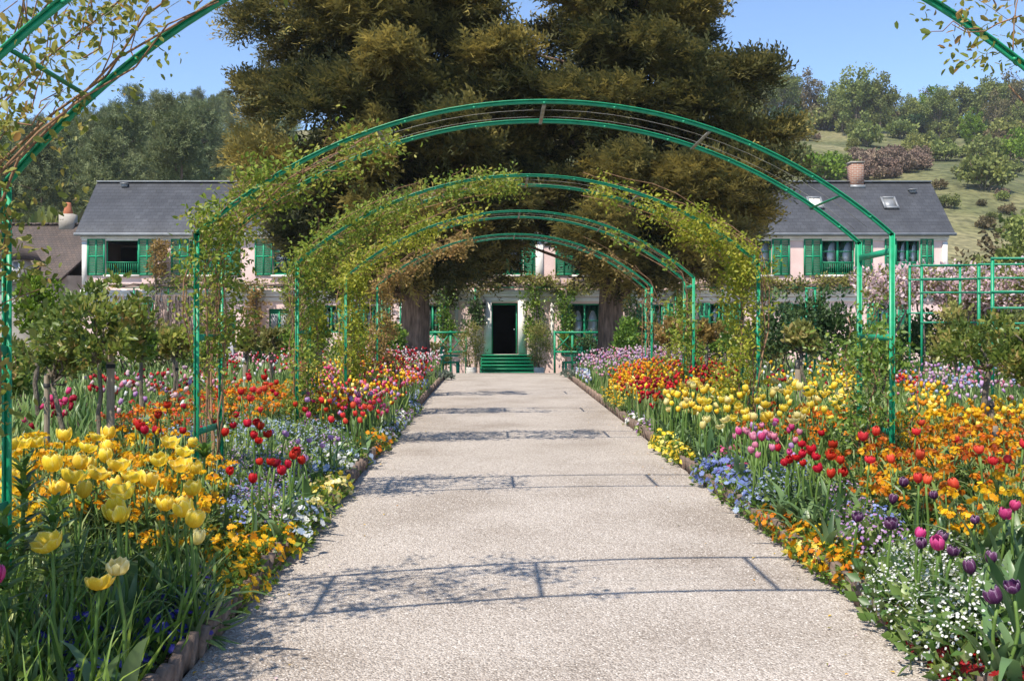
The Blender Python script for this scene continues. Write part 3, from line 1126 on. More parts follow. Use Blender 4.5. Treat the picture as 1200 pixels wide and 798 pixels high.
# ------------------------------------------------------------ the two yews
def yew(cx, cy, trunk_r, zs, Rs, label, seed, lean=0.0, nb=66, gaps=()):
    global rng
    rng = np.random.default_rng(seed)
    gz = float(g(cy))
    root = thing('yew_tree', label, 'tree', (cx, cy, gz))
    q = G()
    n = 22
    zt = zs[-1] - 2.5
    pts, nr = [], 14
    V, F = [], []
    for i, z in enumerate(np.linspace(-.3, 9.5, nr)):
        r = trunk_r * (1.18 - .35 * min(1, (z + .3) / 1.5) - .5 * max(0, z - 2) / 9.5)
        for j in range(n):
            a = 2 * PI * j / n
            rr = r * (1 + .10 * math.sin(a * 5 + 1.1 * math.sin(z * .6)) + .06 * math.sin(a * 9 + z))
            V.append((rr * math.cos(a) + lean * max(0, z - 3) / 14, rr * math.sin(a), z))
    for i in range(nr - 1):
        for j in range(n):
            p, q2 = i * n + j, i * n + (j + 1) % n
            F += [(p, q2, p + n), (q2, q2 + n, p + n)]
    q.add(V, F)
    q.build('trunk', 'bark', root, smooth=True)
    # boughs spread evenly over the crown, each carrying a few clumps
    ph = rng.uniform(0, 6.28, 4)

    def ok(c):
        return all((c[0] - gx) ** 2 + (c[2] - gz_) ** 2 > gr * gr for gx, gz_, gr in gaps)

    tips = []
    for i in range(nb):
        best, bd = None, -1
        for _ in range(14):
            z = rng.uniform(zs[0], zs[-1] - .3)
            az = rng.uniform(0, 2 * PI)
            R_ = float(np.interp(z, zs, Rs)) * rng.uniform(.74, 1.16)
            c = np.array((R_ * math.cos(az), R_ * math.sin(az), z))
            d_ = min((np.sum((c - t_) ** 2 * np.array((1, 1, 1.6))) for t_ in tips), default=9)
            if d_ > bd:
                best, bd = c, d_
        tips.append(best)
    lg = G()
    cen, hb, rad = [], [], []
    for t_ in tips:
        lx = lean * max(0, t_[2] - 3) / 9.
        rr_ = math.hypot(t_[0], t_[1])
        z0 = max(2.4, t_[2] - .30 * rr_ - .4)
        base = np.array((t_[0] * .06 + lx * .6, t_[1] * .06, z0))
        tip = t_ + np.array((lx, 0, 0))
        p_ = wiggle(base, tip, 8, .35, .35)
        h_ = rng.random()
        if ok(tip):
            lg.tube(p_, np.linspace(rng.uniform(.07, .13), .015, 8), 5)
        for j in range(8):
            f_ = [1.0, .93, .86, .78, .70, .95, .88, .6][j]
            pc = base + (tip - base) * f_ + np.array((0, 0, .35 * math.sin(f_ * PI))) + rng.normal(0, 1, 3) * np.array((.52, .52, .28)) * (.5 if j == 0 else 1)
            if not ok(pc) or (pc[1] > 1.8 and rng.random() < .4):
                continue
            cen.append(pc)
            hb.append(h_)
            rad.append(rng.uniform(.34, .8) * (.7 if j == 0 else 1))
    cen = np.array(cen)
    rad = np.array(rad)
    hb = np.array(hb)
    npf = len(cen)
    # leader shoots
    for i in range(5):
        a0 = rng.uniform(0, 6.28)
        lg.tube(wiggle((0, 0, 7), (1.2 * math.cos(a0) + lean * 1.1, 1.2 * math.sin(a0), zt), 8, .6), np.linspace(.3, .04, 8), 6)
    lg.build('limbs', 'bark', root)
    fg = G()
    per = 92
    idx = np.repeat(np.arange(npf), per)
    N = len(idx)
    d = unit(rng.normal(size=(N, 3)))
    d[:, 2] = np.abs(d[:, 2]) * np.where(rng.random(N) < .75, 1, -1)
    er = np.stack([rad, rad, rad * .62], 1)
    pos = cen[idx] + d * (rng.uniform(.25, 1, N) ** .6)[:, None] * er[idx]
    outv = unit((cen - np.array((lean * .8, 0, 0))) * np.array((1, 1, 0)) + 1e-6)[idx]
    dirs = d * .6 + outv * .75 + rng.normal(size=d.shape) * .28
    dirs[:, 2] += rng.normal(.25, .3, N)
    upv = rng.normal(size=d.shape) * .35 + d * .4
    upv[:, 2] += 1
    pr = rng.random(npf)
    rnd = np.clip(.22 * pr[idx] + .42 * hb[idx] + .5 * rng.random(N) - .08, 0, 1)
    inst(fg, SPRAY_V, SPRAY_F, pos, basis(dirs, upv), rng.uniform(.36, .82, N), rnd, 0)
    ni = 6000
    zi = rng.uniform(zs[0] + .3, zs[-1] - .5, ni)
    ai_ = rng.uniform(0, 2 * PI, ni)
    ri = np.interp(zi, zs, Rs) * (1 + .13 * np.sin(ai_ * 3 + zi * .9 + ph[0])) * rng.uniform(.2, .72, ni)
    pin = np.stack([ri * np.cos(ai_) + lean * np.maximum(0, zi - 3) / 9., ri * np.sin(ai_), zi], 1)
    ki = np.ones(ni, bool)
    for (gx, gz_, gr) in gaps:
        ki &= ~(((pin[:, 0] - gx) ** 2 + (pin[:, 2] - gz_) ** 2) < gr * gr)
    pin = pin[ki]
    inst(fg, SPRAY_V, SPRAY_F, pin, basis(rng.normal(size=pin.shape), rng.normal(size=pin.shape)), rng.uniform(.45, .75, len(pin)), .3 * rng.random(len(pin)), 0)  # inner sprays coloured darkest, so the shade of the hollows is partly painted
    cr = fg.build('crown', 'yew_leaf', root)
    return root


yew(-2.5, 31, .50, [2.7, 3.9, 5.6, 9.2, 12, 14.5, 17], [2.4, 3.7, 4.4, 4.0, 3.7, 2.8, .7],
    'massive brown-green yew with ridged trunk by the cottage end of the house', 11, lean=-.75, nb=74, gaps=((3.9, 3.0, 1.5), (1.6, 2.4, .8), (3.4, 12.3, 1.5), (3.6, 10.9, .8)))
yew(3.65, 31.5, .43, [3.2, 4.3, 5.8, 8, 10.5, 12.5, 15], [2.4, 3.9, 4.3, 4.5, 3.6, 2.4, .6],
    'tall ragged yew showing bare limbs, nearer the chimney end of the house', 23, lean=.45, nb=62, gaps=((-2.9, 12.3, 1.5), (-2.7, 10.9, .8), (-2.3, 3.1, 1.5), (-3.9, 3.4, 1.1), (2.2, 9.8, .6), (-1.6, 10.0, .4)))
rng = np.random.default_rng(99)

# ------------------------------------------------------------ arches and climbers
AW, ACX = 4.86, .343
AR, AH = 2.0, .93
HALF = AW / 2
RAD = (HALF ** 2 + AH ** 2) / (2 * AH)


RISE = 1.0


def arch_pts(u):
    """u in [-1,1] along the arc; returns x offset and z over the elbow"""
    am = math.asin(HALF / RAD)
    a = u * am
    return RAD * math.sin(a), (RAD * math.cos(a) - (RAD - AH)) * RISE


arch_def = [
    (3.52, .72, 'green metal arch whose reddish rose climbs far past the house roofs'),
    (6.93, .62, 'green metal arch with bare steel ties and a rose only on one leg'),
    (10.45, .68, 'green metal arch wrapped in yellow-green climbing leaves on both sides'),
    (13.85, .68, 'green metal arch with one leafy side and one bare side'),
    (17.55, .68, 'green metal arch with brown young leaves standing before the yews'),
]
arch_me = {}
ARCH = []
for Ya, dep, lab in arch_def:
    RISE = 1.3 if Ya < 5 else 1.0
    zg = float(g(Ya + dep / 2))
    root = thing('garden_arch', lab, 'arch', (ACX, Ya, zg), group='green arches over the gravel path')
    ARCH.append((Ya, dep, zg))
    for yy in (0, dep):
        q = G()
        # angle iron following the arc
        N = 40
        for part in (0, 1):
            V, F = [], []
            for i in range(N + 1):
                x, z = arch_pts(-1 + 2 * i / N)
                nx, nz = x / RAD, (z + RAD - AH) / RAD
                if part == 0:
                    o0, o1, y0, y1 = -.003, .003, -.013, .013
                else:
                    o0, o1, y0, y1 = -.027, -.003, -.003, .003
                for oo, ya in ((o0, y0), (o1, y0), (o1, y1), (o0, y1)):
                    V.append((x + nx * oo, yy + ya, AR + z + nz * oo))
            for i in range(N):
                for j in range(4):
                    p, q2 = i * 4 + j, i * 4 + (j + 1) % 4
                    F += [(p, q2, p + 4), (q2, q2 + 4, p + 4)]
            q.add(V, F)
        for i in range(11):
            x, z = arch_pts(-.92 + i * .184)
            q.box((x, yy - .006, AR + z - .022), (.014, .014, .014))
        q.build('hoop', 'paint_green', root)
        for sg in (-1, 1):
            q = G()
            xx = sg * (HALF)
            q.box((xx - sg * .015, yy, AR / 2 - .15), (.028, .006, AR + .3))
            q.box((xx + sg * .003, yy, AR / 2 - .15), (.006, .03, AR + .3))
            q.build('leg', 'paint_green', root)
    for u in (-.82, -.44, 0, .44, .82):
        x, z = arch_pts(u)
        q = G()
        q.box((x, dep / 2, AR + z - .035), (.026, dep - .01, .006))
        q.build('tie_bar', 'steel' if abs(u) < .6 else 'paint_green_worn', root)
    for sg in (-1, 1):
        for zz in (.62, 1.28, 1.88):
            q = G()
            q.box((sg * (HALF - .012), dep / 2, zz), (.006, dep - .01, .045))
            q.build('cross_bar', 'paint_green_worn', root)
    q = G()
    for yy in (dep * .35, dep * .7):
        q.tube([(x, yy, AR + z - .02) for x, z in (arch_pts(u) for u in np.linspace(-.95, .95, 26))], .0013, 4)
    q.build('wire', 'steel', root)


def climb_path(s_, side):
    """arc length from the ground: up the leg, then along the hoop towards the apex"""
    if s_ <= AR:
        return side * HALF, s_, side * 1.0, 0.0
    am = math.asin(HALF / RAD)
    u = 1 - (s_ - AR) / (RAD * am)
    x, z = arch_pts(u)
    return side * x, AR + z, side * x / RAD, (z + RAD - AH) / RAD


def climber(ai, side, segs, matname, label, size=.055, stems=4, base=0.0, blossoms=None):
    """segs: list of (s0, s1, leaves, thickness, inner bias)"""
    global RISE
    RISE = 1.3 if ai == 0 else 1.0
    Ya, dep, zg = ARCH[ai]
    root = thing('climbing_rose', label, 'climber', (ACX, Ya, zg))
    q = G()
    smax = max(s[1] for s in segs)
    for i in range(stems):
        ss = np.linspace(.0, smax * rng.uniform(.7, 1.05), 16)
        y0 = rng.uniform(.05, dep - .05)
        off = np.cumsum(rng.normal(0, .035, 16))
        offy = np.cumsum(rng.normal(0, .05, 16))
        P = []
        for k, s_ in enumerate(ss):
            x, z, nx, nz = climb_path(s_, side)
            o_ = np.clip(off[k], -.12, .16)
            P.append((x + nx * o_ + (.0 if s_ > .3 else -side * .05), np.clip(y0 + offy[k], -.05, dep + .05), z + nz * o_))
        q.tube(P, np.linspace(rng.uniform(.007, .012), .003, 16), 5)
    q.build('stem', 'cane', root)
    q = G()
    tw = G()
    for s0, s1, n_, th_, inn, *yr_ in segs:
        ya_, yb_ = yr_[0] if yr_ else (-.12, dep + .12)
        ncl = max(4, n_ // 26)
        sc_ = rng.uniform(s0, s1, ncl)
        pr = rng.random(ncl)
        cen = []
        for s_ in sc_:
            x, z, nx, nz = climb_path(s_, side)
            o_ = rng.normal(inn, th_)
            cen.append((x + nx * o_, rng.uniform(ya_, yb_), z + nz * o_))
        cen = np.array(cen)
        idx = np.repeat(np.arange(ncl), 26)
        N = len(idx)
        pos = cen[idx] + rng.normal(0, .06, (N, 3))
        dirs = rng.normal(size=(N, 3))
        dirs[:, 2] -= .15
        upv = rng.normal(size=(N, 3)) * .7
        upv[:, 2] += .8
        upv[:, 1] -= .4
        inst(q, LEAF2_V, LEAF2_F, pos, basis(dirs, upv), size * rng.uniform(.55, 1.25, N), np.clip(.5 * pr[idx] + .5 * rng.random(N), 0, 1))
        for c, s_ in zip(cen[::2], sc_[::2]):
            x, z, nx, nz = climb_path(s_ - .18, side)
            e = c + rng.normal(0, .05, 3)
            tw.tube(wiggle((x, np.clip(c[1], .0, dep), z), e, 5, .05), [.0035, .003, .0028, .0022, .0016], 4, cap=False)
    tw.build('twig', 'cane', root)['kind'] = 'stuff'
    q.build('foliage', matname, root)
    return root


AL = AR + RAD * math.asin(HALF / RAD)      # apex
climber(0, -1, [(1.1, 2.3, 5600, .18, -.04, (-.85, .1)), (1.0, 1.95, 930, 0.076, .02), (1.85, 2.9, 1900, 0.128, .12), (2.9, 3.5, 700, 0.093, .11), (3.4, 3.8, 161, 0.051, .07)], 'rose_red', 'sparse rose with reddish leaf tips climbing the arch against the sky', .042, 5)  # opening segment: dense leaves mostly out of view, added to shade the path edge
climber(0, 1, [(.5, 1.2, 400, .1, .05), (2.2, 3.1, 900, .11, .10)], 'rose_red', 'thin rose shoots on the leg of the arch opposite the reddish rose', .042, 1)
climber(1, -1, [(.5, 1.2, 231, 0.051, -.05), (1.1, 2.2, 1980, 0.093, -.05), (2.0, 2.9, 2530, 0.068, .02), (2.9, 3.6, 715, 0.043, -.02)], 'rose_fresh', 'leafy climbing rose with tangled canes on the arch leg by blue forget-me-nots', .042, 7)
climber(1, 1, [(.5, 1.25, 1650, 0.111, -.10), (1.25, 1.5, 110, 0.051, 0)], 'leaf_mid', 'low green rose filling one leg of the bare-topped arch', .044, 4)
climber(2, -1, [(.3, 1.95, 2852, 0.102, -.06), (1.9, 3.2, 3472, 0.076, .0), (3.2, 4.6, 2108, 0.043, -.02)], 'rose_fresh', 'bright green climber covering the arch side near the pink tulips', .05, 6)
climber(2, 1, [(.3, 1.95, 2728, 0.102, -.12), (1.8, 2.9, 3100, 0.085, -.02), (2.9, 3.9, 806, 0.043, -.02)], 'rose_yellow', 'yellow-green climber on the arch leg behind the yellow tulip mass', .05, 6)
climber(3, -1, [(.3, 1.95, 2852, 0.128, -.08), (1.9, 3.5, 3472, 0.085, .01), (3.5, 4.1, 310, 0.034, 0)], 'rose_yellow', 'dense lime-green climber on the half-covered arch', .055, 6)
climber(3, 1, [(.3, 1.7, 1178, 0.128, -.1), (2.2, 3.4, 198, 0.043, -.03)], 'rose_fresh', 'small leafy climber at the foot of the half-bare arch', .065, 5)
climber(4, -1, [(.3, 1.95, 1800, 0.145, -.08), (1.9, 3.9, 2160, 0.085, -.02)], 'rose_brown', 'brown-leaved climber on the arch before the ridged yew trunk', .07, 6)
climber(4, 1, [(.9, 1.95, 192, 0.060, -.05), (1.95, 3.3, 252, 0.043, -.03)], 'rose_brown', 'nearly bare reddish climber on the arch closest to the steps', .06, 5)


# ------------------------------------------------------------ bushes, standards, vines
def bush(name, label, cat, loc, R, n, size, matname, per=24, group=None, stems=5, flat=-.3, tv=LEAF_V, tf=LEAF_F, lump=.3, zc=None, cl=.32, part='foliage'):
    root = thing(name, label, cat, loc, group=group)
    R = np.asarray(R, float)
    zc = R[2] * .9 if zc is None else zc
    cen = crown_centers(n, (0, 0, zc), R, lump, .35, flat)
    q = G()
    for i in range(stems):
        c = cen[rng.integers(len(cen))]
        q.tube(wiggle((rng.normal(0, .05), rng.normal(0, .05), -.05), c, 6, .12), np.linspace(.018 + .01 * R[2], .005, 6), 5)
    q.build('stem', 'bark_grey', root)
    q = G()
    rr = np.full(len(cen), cl * float(R.mean()))
    puffs(q, cen, rr * rng.uniform(.7, 1.3, len(cen)), per, size, tv, tf, shell=.2, center=(0, 0, zc * .6))
    q.build(part, matname, root)
    return root


def standard_rose(label, px, pyb, Yd, crown_px, matname, n=60, per=22, size=.06, stake=None, trunk_r=.02, stakelab=None, lean=0, bend=.04):
    """crown_px = (cx, cy, rx, ry) in photo pixels at distance Yd"""
    k = FPX / Yd
    X = (px - VX) / k
    zg = float(ground_z(X, Yd))
    root = thing('standard_rose', label, 'rose tree', (X, Yd, zg))
    cx_, cz_ = (crown_px[0] - VX) / k - X, EYE + (VY - crown_px[1]) / k - zg
    rx_, rz_ = crown_px[2] / k, crown_px[3] / k
    fork = (cx_ * .9, 0, cz_ - rz_ * .75)
    q = G()
    q.tube(wiggle((lean, 0, -.1), fork, 9, bend), np.linspace(trunk_r * 1.15, trunk_r * .85, 9), 8)
    q.build('trunk', 'bark_grey', root, smooth=True)
    cen = crown_centers(n, (cx_, 0, cz_), (rx_, rx_ * .95, rz_), .3, .3, -.75)
    q = G()
    for i in range(9):
        c = cen[rng.integers(len(cen))]
        q.tube(wiggle(fork, c, 6, .10), np.linspace(trunk_r * .55, .004, 6), 5)
    q.build('branch', 'bark_grey', root)
    q = G()
    puffs(q, cen, np.full(len(cen), .21 * (rx_ + rz_) / 2) * rng.uniform(.7, 1.3, len(cen)), per, size, LEAF2_V, LEAF2_F, shell=.1, center=(cx_, 0, cz_ - rz_))
    q.build('crown', matname, root)
    if stake:
        spx, stop, sr = stake
        Xs = (spx - VX) / k
        zt = EYE + (VY - stop) / k
        zg2 = float(ground_z(Xs, Yd + .06))
        so_ = thing('wooden_stake', stakelab or ('round wooden stake supporting the ' + label.split(' with ')[0].split(' beside ')[0]), 'stake', (Xs, Yd + .06, zg2))
        q = G()
        h_ = zt - zg2
        q.lathe([(sr, -.2), (sr, h_ - .02), (sr * .85, h_), (0, h_ + .002)], 10)
        q.build('post', 'stake_wood', so_)
        q = G()
        q.lathe([(sr + .006, h_ * .86), (sr + .006, h_ * .86 + .03), (sr, h_ * .86 + .031)], 10)
        q.build('tie', 'tie_black', so_)
    return root


standard_rose('standard rose with broad dark leaves and red-tipped shoots on a thick stake', 116, 500, 7.4, (116, 385, 60, 54), 'rose_std', 84, 24, .056, (126, 410, .030), .018)
standard_rose('dense green standard rose with a crooked pale trunk', 76, 505, 7.9, (60, 415, 40, 46), 'rose_std', 62, 24, .05, (51, 438, .022), .022, lean=.02)
standard_rose('light green bushy young tree before the cottage dormer', 46, 440, 12, (44, 362, 25, 40), 'tree_fresh', 60, 30, .06, None, .03)
standard_rose('tall standard rose beside a cut wooden stake near the trellis frames', 1150, 505, 8.6, (1160, 406, 52, 36), 'rose_std', 64, 24, .052, (1165, 470, .030), .030)
standard_rose('leafy standard rose with pale shoots at the trellis end', 1185, 545, 6.6, (1222, 425, 46, 44), 'rose_std', 56, 24, .05, (1172, 500, .018), .016)
standard_rose('small round standard rose behind the yellow tulip mass', 601, 440, 20, (0, 0, 0, 0), 'leaf_mid') if False else None
far_std = [
    (166, 470, 10.5, (166, 405, 20, 22), 'leaf_mid', (163, 425, .02), 'thin standard rose between the pale pink tulips'),
    (205, 470, 11.5, (204, 402, 17, 20), 'rose_red', (205, 424, .02), 'thin reddish standard rose next to the blue drift'),
    (288, 440, 15, (290, 402, 9, 13), 'leaf_olive', (286, 413, .035), 'small standard rose on a pale new stake by the person'),
    (318, 440, 15.5, (317, 400, 16, 17), 'leaf_olive', (318, 417, .04), 'small round standard rose in front of the green glazed door'),
    (374, 450, 14.6, (371, 385, 15, 26), 'rose_yellow', (374, 410, .035), 'golden-leaved standard rose on a dark stake'),
    (416, 440, 16.5, (414, 392, 12, 20), 'leaf_mid', (417, 408, .03), 'green standard rose between lime and brown climbers'),
    (786, 440, 16.5, (786, 388, 17, 20), 'rose_brown', (784, 400, .035), 'brownish standard rose with a white stake frame'),
    (829, 445, 15.5, (828, 392, 17, 15), 'rose_brown', (829, 405, .03), 'little umbrella-shaped brown standard rose'),
    (941, 470, 12, (938, 400, 18, 18), 'leaf_olive', (937, 422, .04), 'dark standard rose on paired stakes behind yellow tulips'),
]
for px_, pyb, Yd, cr_, mt, sk_, lab in far_std:
    standard_rose(lab, px_, pyb, Yd, cr_, mt, 38, 18, .075, sk_, .02, 'slim stake holding the ' + lab)

# bushes between the path garden and the house
def bpx(px, Y, pyt, half, mt, label, n=60, size=.09, name='shrub', per=24, group=None, depth=None):
    k = FPX / Y
    X = (px - VX) / k
    zg = float(ground_z(X, Y)) if Y < 26 else float(g(Y))
    H = EYE + (VY - pyt) / k - zg
    w_ = half / k
    return bush(name, label, 'shrub', (X, Y, zg), (w_, depth or min(w_, 1.6), H * .52), n, size, mt, per, group)


bpx(905, 19, 348, 24, 'leaf_dark', 'dark-leaved bushy shrub beside the yellow-green arch leg', 60, .09)
bpx(940, 19.6, 334, 27, 'leaf_dark', 'taller dark shrub rising behind the paired stakes', 64, .09)
bpx(975, 20, 352, 30, 'leaf_dark', 'dark shrub with purplish leaves next to the trellis', 80, .10)
bpx(1032, 15, 385, 26, 'leaf_mid', 'fresh green shrub under the pink clematis', 80, .08)
bpx(1090, 22, 372, 42, 'leaf_dark', 'deep shaded shrub below the trellis frames', 90, .12)
bpx(1120, 17.5, 356, 24, 'leaf_olive', 'olive shrub filling the inner trellis', 60, .09)
bpx(1190, 17, 372, 34, 'leaf_olive', 'olive shrub behind the pale-shooted standard rose', 70, .09)
for i, (px_, Y_, t_, h_, mt) in enumerate([(20, 17, 402, 34, 'leaf_olive'), (95, 19, 405, 34, 'leaf_mid'), (150, 21, 372, 34, 'leaf_olive'), (195, 22, 380, 30, 'leaf_olive'), (232, 24, 406, 22, 'leaf_mid'),
                                           (0, 13, 410, 24, 'leaf_mid'), (312, 24, 408, 20, 'leaf_dark'), (345, 23, 390, 20, 'leaf_mid'), (440, 24, 386, 20, 'leaf_mid'),
                                           (460, 25, 380, 14, 'leaf_mid')]):
    bpx(px_, Y_, t_, h_, mt, 'low leafy shrub in the garden behind the standard roses', 60, .10, group='shrubs behind the standard roses')
for i, (px_, Y_, t_, h_, mt) in enumerate([(735, 27, 372, 14, 'leaf_mid'), (760, 28, 365, 14, 'leaf_dark'), (800, 26, 375, 16, 'leaf_mid'), (850, 25, 376, 26, 'leaf_mid'), (888, 23, 380, 22, 'leaf_olive')]):
    bpx(px_, Y_, t_, h_, mt, 'leafy shrub in front of the shuttered ground-floor windows', 60, .10, group='shrubs before the ground-floor windows')
for i, px_ in enumerate((338, 356, 372, 396, 420, 444, 462, 512, 690, 728, 752, 776, 800, 826, 852, 878, 906, 960, 1000)):
    bpx(px_, 40 + (i % 3) * .8, 388 + (i * 7) % 13, 13 + (i * 5) % 6, ('leaf_mid', 'leaf_olive', 'leaf_dark')[i % 3], 'low shrub growing against the foot of the pink house wall', 34, .13, group='shrubs at the foot of the house wall')
# grey-leaved cushions at the path end
for px_, Y_ in ((508, 22.5), (517, 24.5), (520, 23.6), (492, 19), (668, 24.6), (676, 23)):
    bpx(px_, Y_, 436, 9, 'grey_leaf', 'grey-leaved cushion plant at the end of the flower border', 26, .06, 'cushion_plant', group='grey cushions at the border end')

# vine on the ledge over the ground floor, with trained columns
vine = thing('wisteria_vine', 'leafy wisteria trained along the ledge above the ground-floor windows', 'vine', (0, HY - .33, 0))
q = G()
tw = G()
n_ = 430
xs = rng.uniform(hx(175), hx(1000), n_)
cen = np.stack([xs, rng.normal(0, .10, n_), hz(333) + rng.normal(0, .14, n_) + .12 * np.sin(xs * 1.3)], 1)
puffs(q, cen, np.full(n_, .26), 26, .13, shell=.1)
q.build('foliage', 'leaf_olive', vine)
for i in range(5):
    tw.tube([(x, rng.normal(0, .07), hz(335) + rng.normal(0, .05)) for x in np.linspace(hx(100), hx(1000), 60)], .028, 5)
tw.build('stem', 'wisteria_wood', vine)
pg = thing('vine_pergola', 'green pipe frame carrying the wisteria before the pink wall', 'pergola', (0, HY - .33, 0))
for px_ in (160, 200, 245, 300, 355, 410, 470, 523, 557, 628, 662, 735, 790, 845, 900, 960):
    q = G()
    q.tube([(hx(px_), 0, -.2), (hx(px_), 0, hz(337))], .035, 8)
    q.build('post', 'shutter_green', pg)
q = G()
q.box(((hx(150) + hx(1000)) / 2, 0, hz(337.5)), (hx(1000) - hx(150), .05, .05))
q.build('rail', 'shutter_green', pg)
for px_, t_, b_, mt, lab in [(523, 336, 396, 'leaf_mid', 'green vine column between window and railing'), (557, 352, 385, 'leaf_dark', 'dark vine bunch beside the wall lantern'),
                             (625, 336, 400, 'leaf_mid', 'tall vine column just beyond the white door pilaster'), (662, 340, 408, 'leaf_mid', 'vine column in front of the curtained French doors'),
                             (735, 345, 412, 'leaf_dark', 'shaded vine column behind the ragged yew trunk'), (800, 345, 400, 'leaf_mid', 'vine column between closed green shutters'),
                             (255, 345, 400, 'leaf_olive', 'brownish vine column near the panelled green door'), (300, 342, 405, 'rose_brown', 'tawny vine column beside the green glazed door'),
                             (345, 345, 405, 'leaf_olive', 'olive vine column beyond the green glazed door'), (190, 285, 325, 'rose_brown', 'reddish vine creeping up between upper shutters')]:
    rt = thing('vine_column', lab, 'vine', (hx(px_), HY - .45, -.1))
    zt, zb = hz(t_) + .1, hz(b_) + .1
    n_ = int(18 + 22 * (zt - zb))
    q = G()
    cen = np.stack([rng.normal(0, .20, n_), rng.normal(0, .10, n_), rng.uniform(zb, zt, n_)], 1)
    puffs(q, cen, np.full(n_, .22), 24, .12, shell=.1)
    q.build('foliage', mt, rt)
    q = G()
    for i in range(3):
        q.tube(wiggle((rng.normal(0, .06), 0, -.1), (rng.normal(0, .08), 0, zt), 9, .15), .025, 5)
    q.build('stem', 'wisteria_wood', rt)
# bare wisteria on the wall at the left
rt = thing('bare_wisteria', 'bare grey wisteria stems hanging against the pink wall', 'vine', (hx(190), HY - .5, -.1))
q = G()
for i in range(150):
    x = rng.uniform(-1.7, 2.2)
    zt = hz(346) + .1
    q.tube(wiggle((x, rng.normal(0, .12), rng.uniform(.2, 1.6)), (x + rng.normal(0, .25), rng.normal(0, .1), zt), 6, .2), .016, 4, rnd=rng.random())
q.build('stem', 'wisteria_wood', rt)

# potted shrubs by the steps
for px_, lab in ((552, 'wall lantern'), (632, 'tall vine column')):
    Yp = 42.0
    x = at(px_, 430, Yp).x
    pt = thing('plant_pot', 'round white plant pot on the side of the ' + lab, 'pot', (x, Yp, -.1))
    q = G()
    q.lathe([(0, .0), (.16, .0), (.21, .12), (.235, .24), (.22, .33), (.24, .37), (.20, .37), (.19, .32), (0, .32)], 20)
    q.build('bowl', 'pot_white', pt, smooth=True)
    bush('potted_shrub', 'upright airy shrub growing in the white pot by the ' + lab, 'shrub', (x, Yp, .2), (.52, .45, 1.05), 120, .065, 'leaf_olive', 26, cl=.22, flat=-.95, zc=1.05)

# ------------------------------------------------------------ trellis frames on the right
def trellis(Yt, posts, bars, label, dy=0.0):
    k = FPX / Yt
    X0_ = (posts[0] - VX) / k
    zg = float(ground_z(X0_, Yt))
    rt = thing('rose_trellis', label, 'trellis', (X0_, Yt, zg))
    top = min(b for b, _, _ in bars)
    for i, p_ in enumerate(posts):
        q = G()
        zt = EYE + (VY - top) / k - zg
        q.box(((p_ - VX) / k - X0_, 0, zt / 2 - .1), (.036, .036, zt + .2))
        q.build('post', 'paint_green', rt)
    for py_, a, b in bars:
        q = G()
        z = EYE + (VY - py_) / k - zg
        xa, xb = (a - VX) / k - X0_, (b - VX) / k - X0_
        q.box(((xa + xb) / 2, -.022, z), (xb - xa, .006, .03))
        q.build('bar', 'paint_green_worn', rt)
    return rt


trellis(13.5, [1163, 1290], [(303, 1160, 1292), (342, 1160, 1292), (361, 1160, 1292), (385, 1160, 1292)], 'tall green trellis frame with the highest crossbar')
trellis(15.2, [1147, 1276], [(310, 1145, 1278), (326, 1145, 1278), (343, 1145, 1278), (379, 1145, 1278)], 'green trellis frame just behind the highest one')
trellis(17.5, [1080, 1147], [(311, 1078, 1149), (327, 1078, 1149), (343, 1078, 1149), (378, 1078, 1149)], 'green trellis frame with slender paired posts')
trellis(19, [1066, 1125], [(312, 1064, 1128), (328, 1064, 1128), (367, 1064, 1128)], 'green trellis frame standing deepest in the clematis')
trellis(19.5, [945, 955], [(338, 943, 957), (360, 943, 957)], 'narrow green trellis ladder among dark shrubs')

cl_ = thing('clematis_hedge', 'pink-flowering clematis spread over the trellis wires', 'climber', (at(1100, 340, 21).x, 21, float(g(21))))
q = G()
n_ = 260
k = FPX / 21
pxs = rng.uniform(1010, 1215, n_)
lay = rng.integers(0, 3, n_)
pys = np.where(lay == 0, 325, np.where(lay == 1, 338, 349)) + rng.normal(0, 3.5, n_)
cen = np.stack([(pxs - 1100) / k, rng.normal(0, .3, n_), EYE + (VY - pys) / k - float(g(21))], 1)
puffs(q, cen, np.full(n_, .17), 20, .075, shell=.1)
q.build('foliage', 'leaf_olive', cl_)
q = G()
puffs(q, cen[rng.random(n_) < .75], np.full(int(n_), .2)[:1].repeat((rng.random(1) * 0 + 1).astype(int)) if False else .2 * np.ones((0,)), 1, .1) if False else None
sel = cen[:200]
puffs(q, sel, np.full(len(sel), .21), 24, .068, QUADLEAF_V, QUADLEAF_F, shell=.7, up=.5, out=.9)
bl = q.build('blossom', 'pet_palepink', cl_)
bl['kind'] = 'stuff'
q = G()
for i in range(9):
    x = rng.uniform(-1.6, 1.8)
    q.tube(wiggle((x, 0, -.1), (x + rng.normal(0, .3), 0, 2.4), 8, .2), .02, 5)
q.build('stem', 'wisteria_wood', cl_)

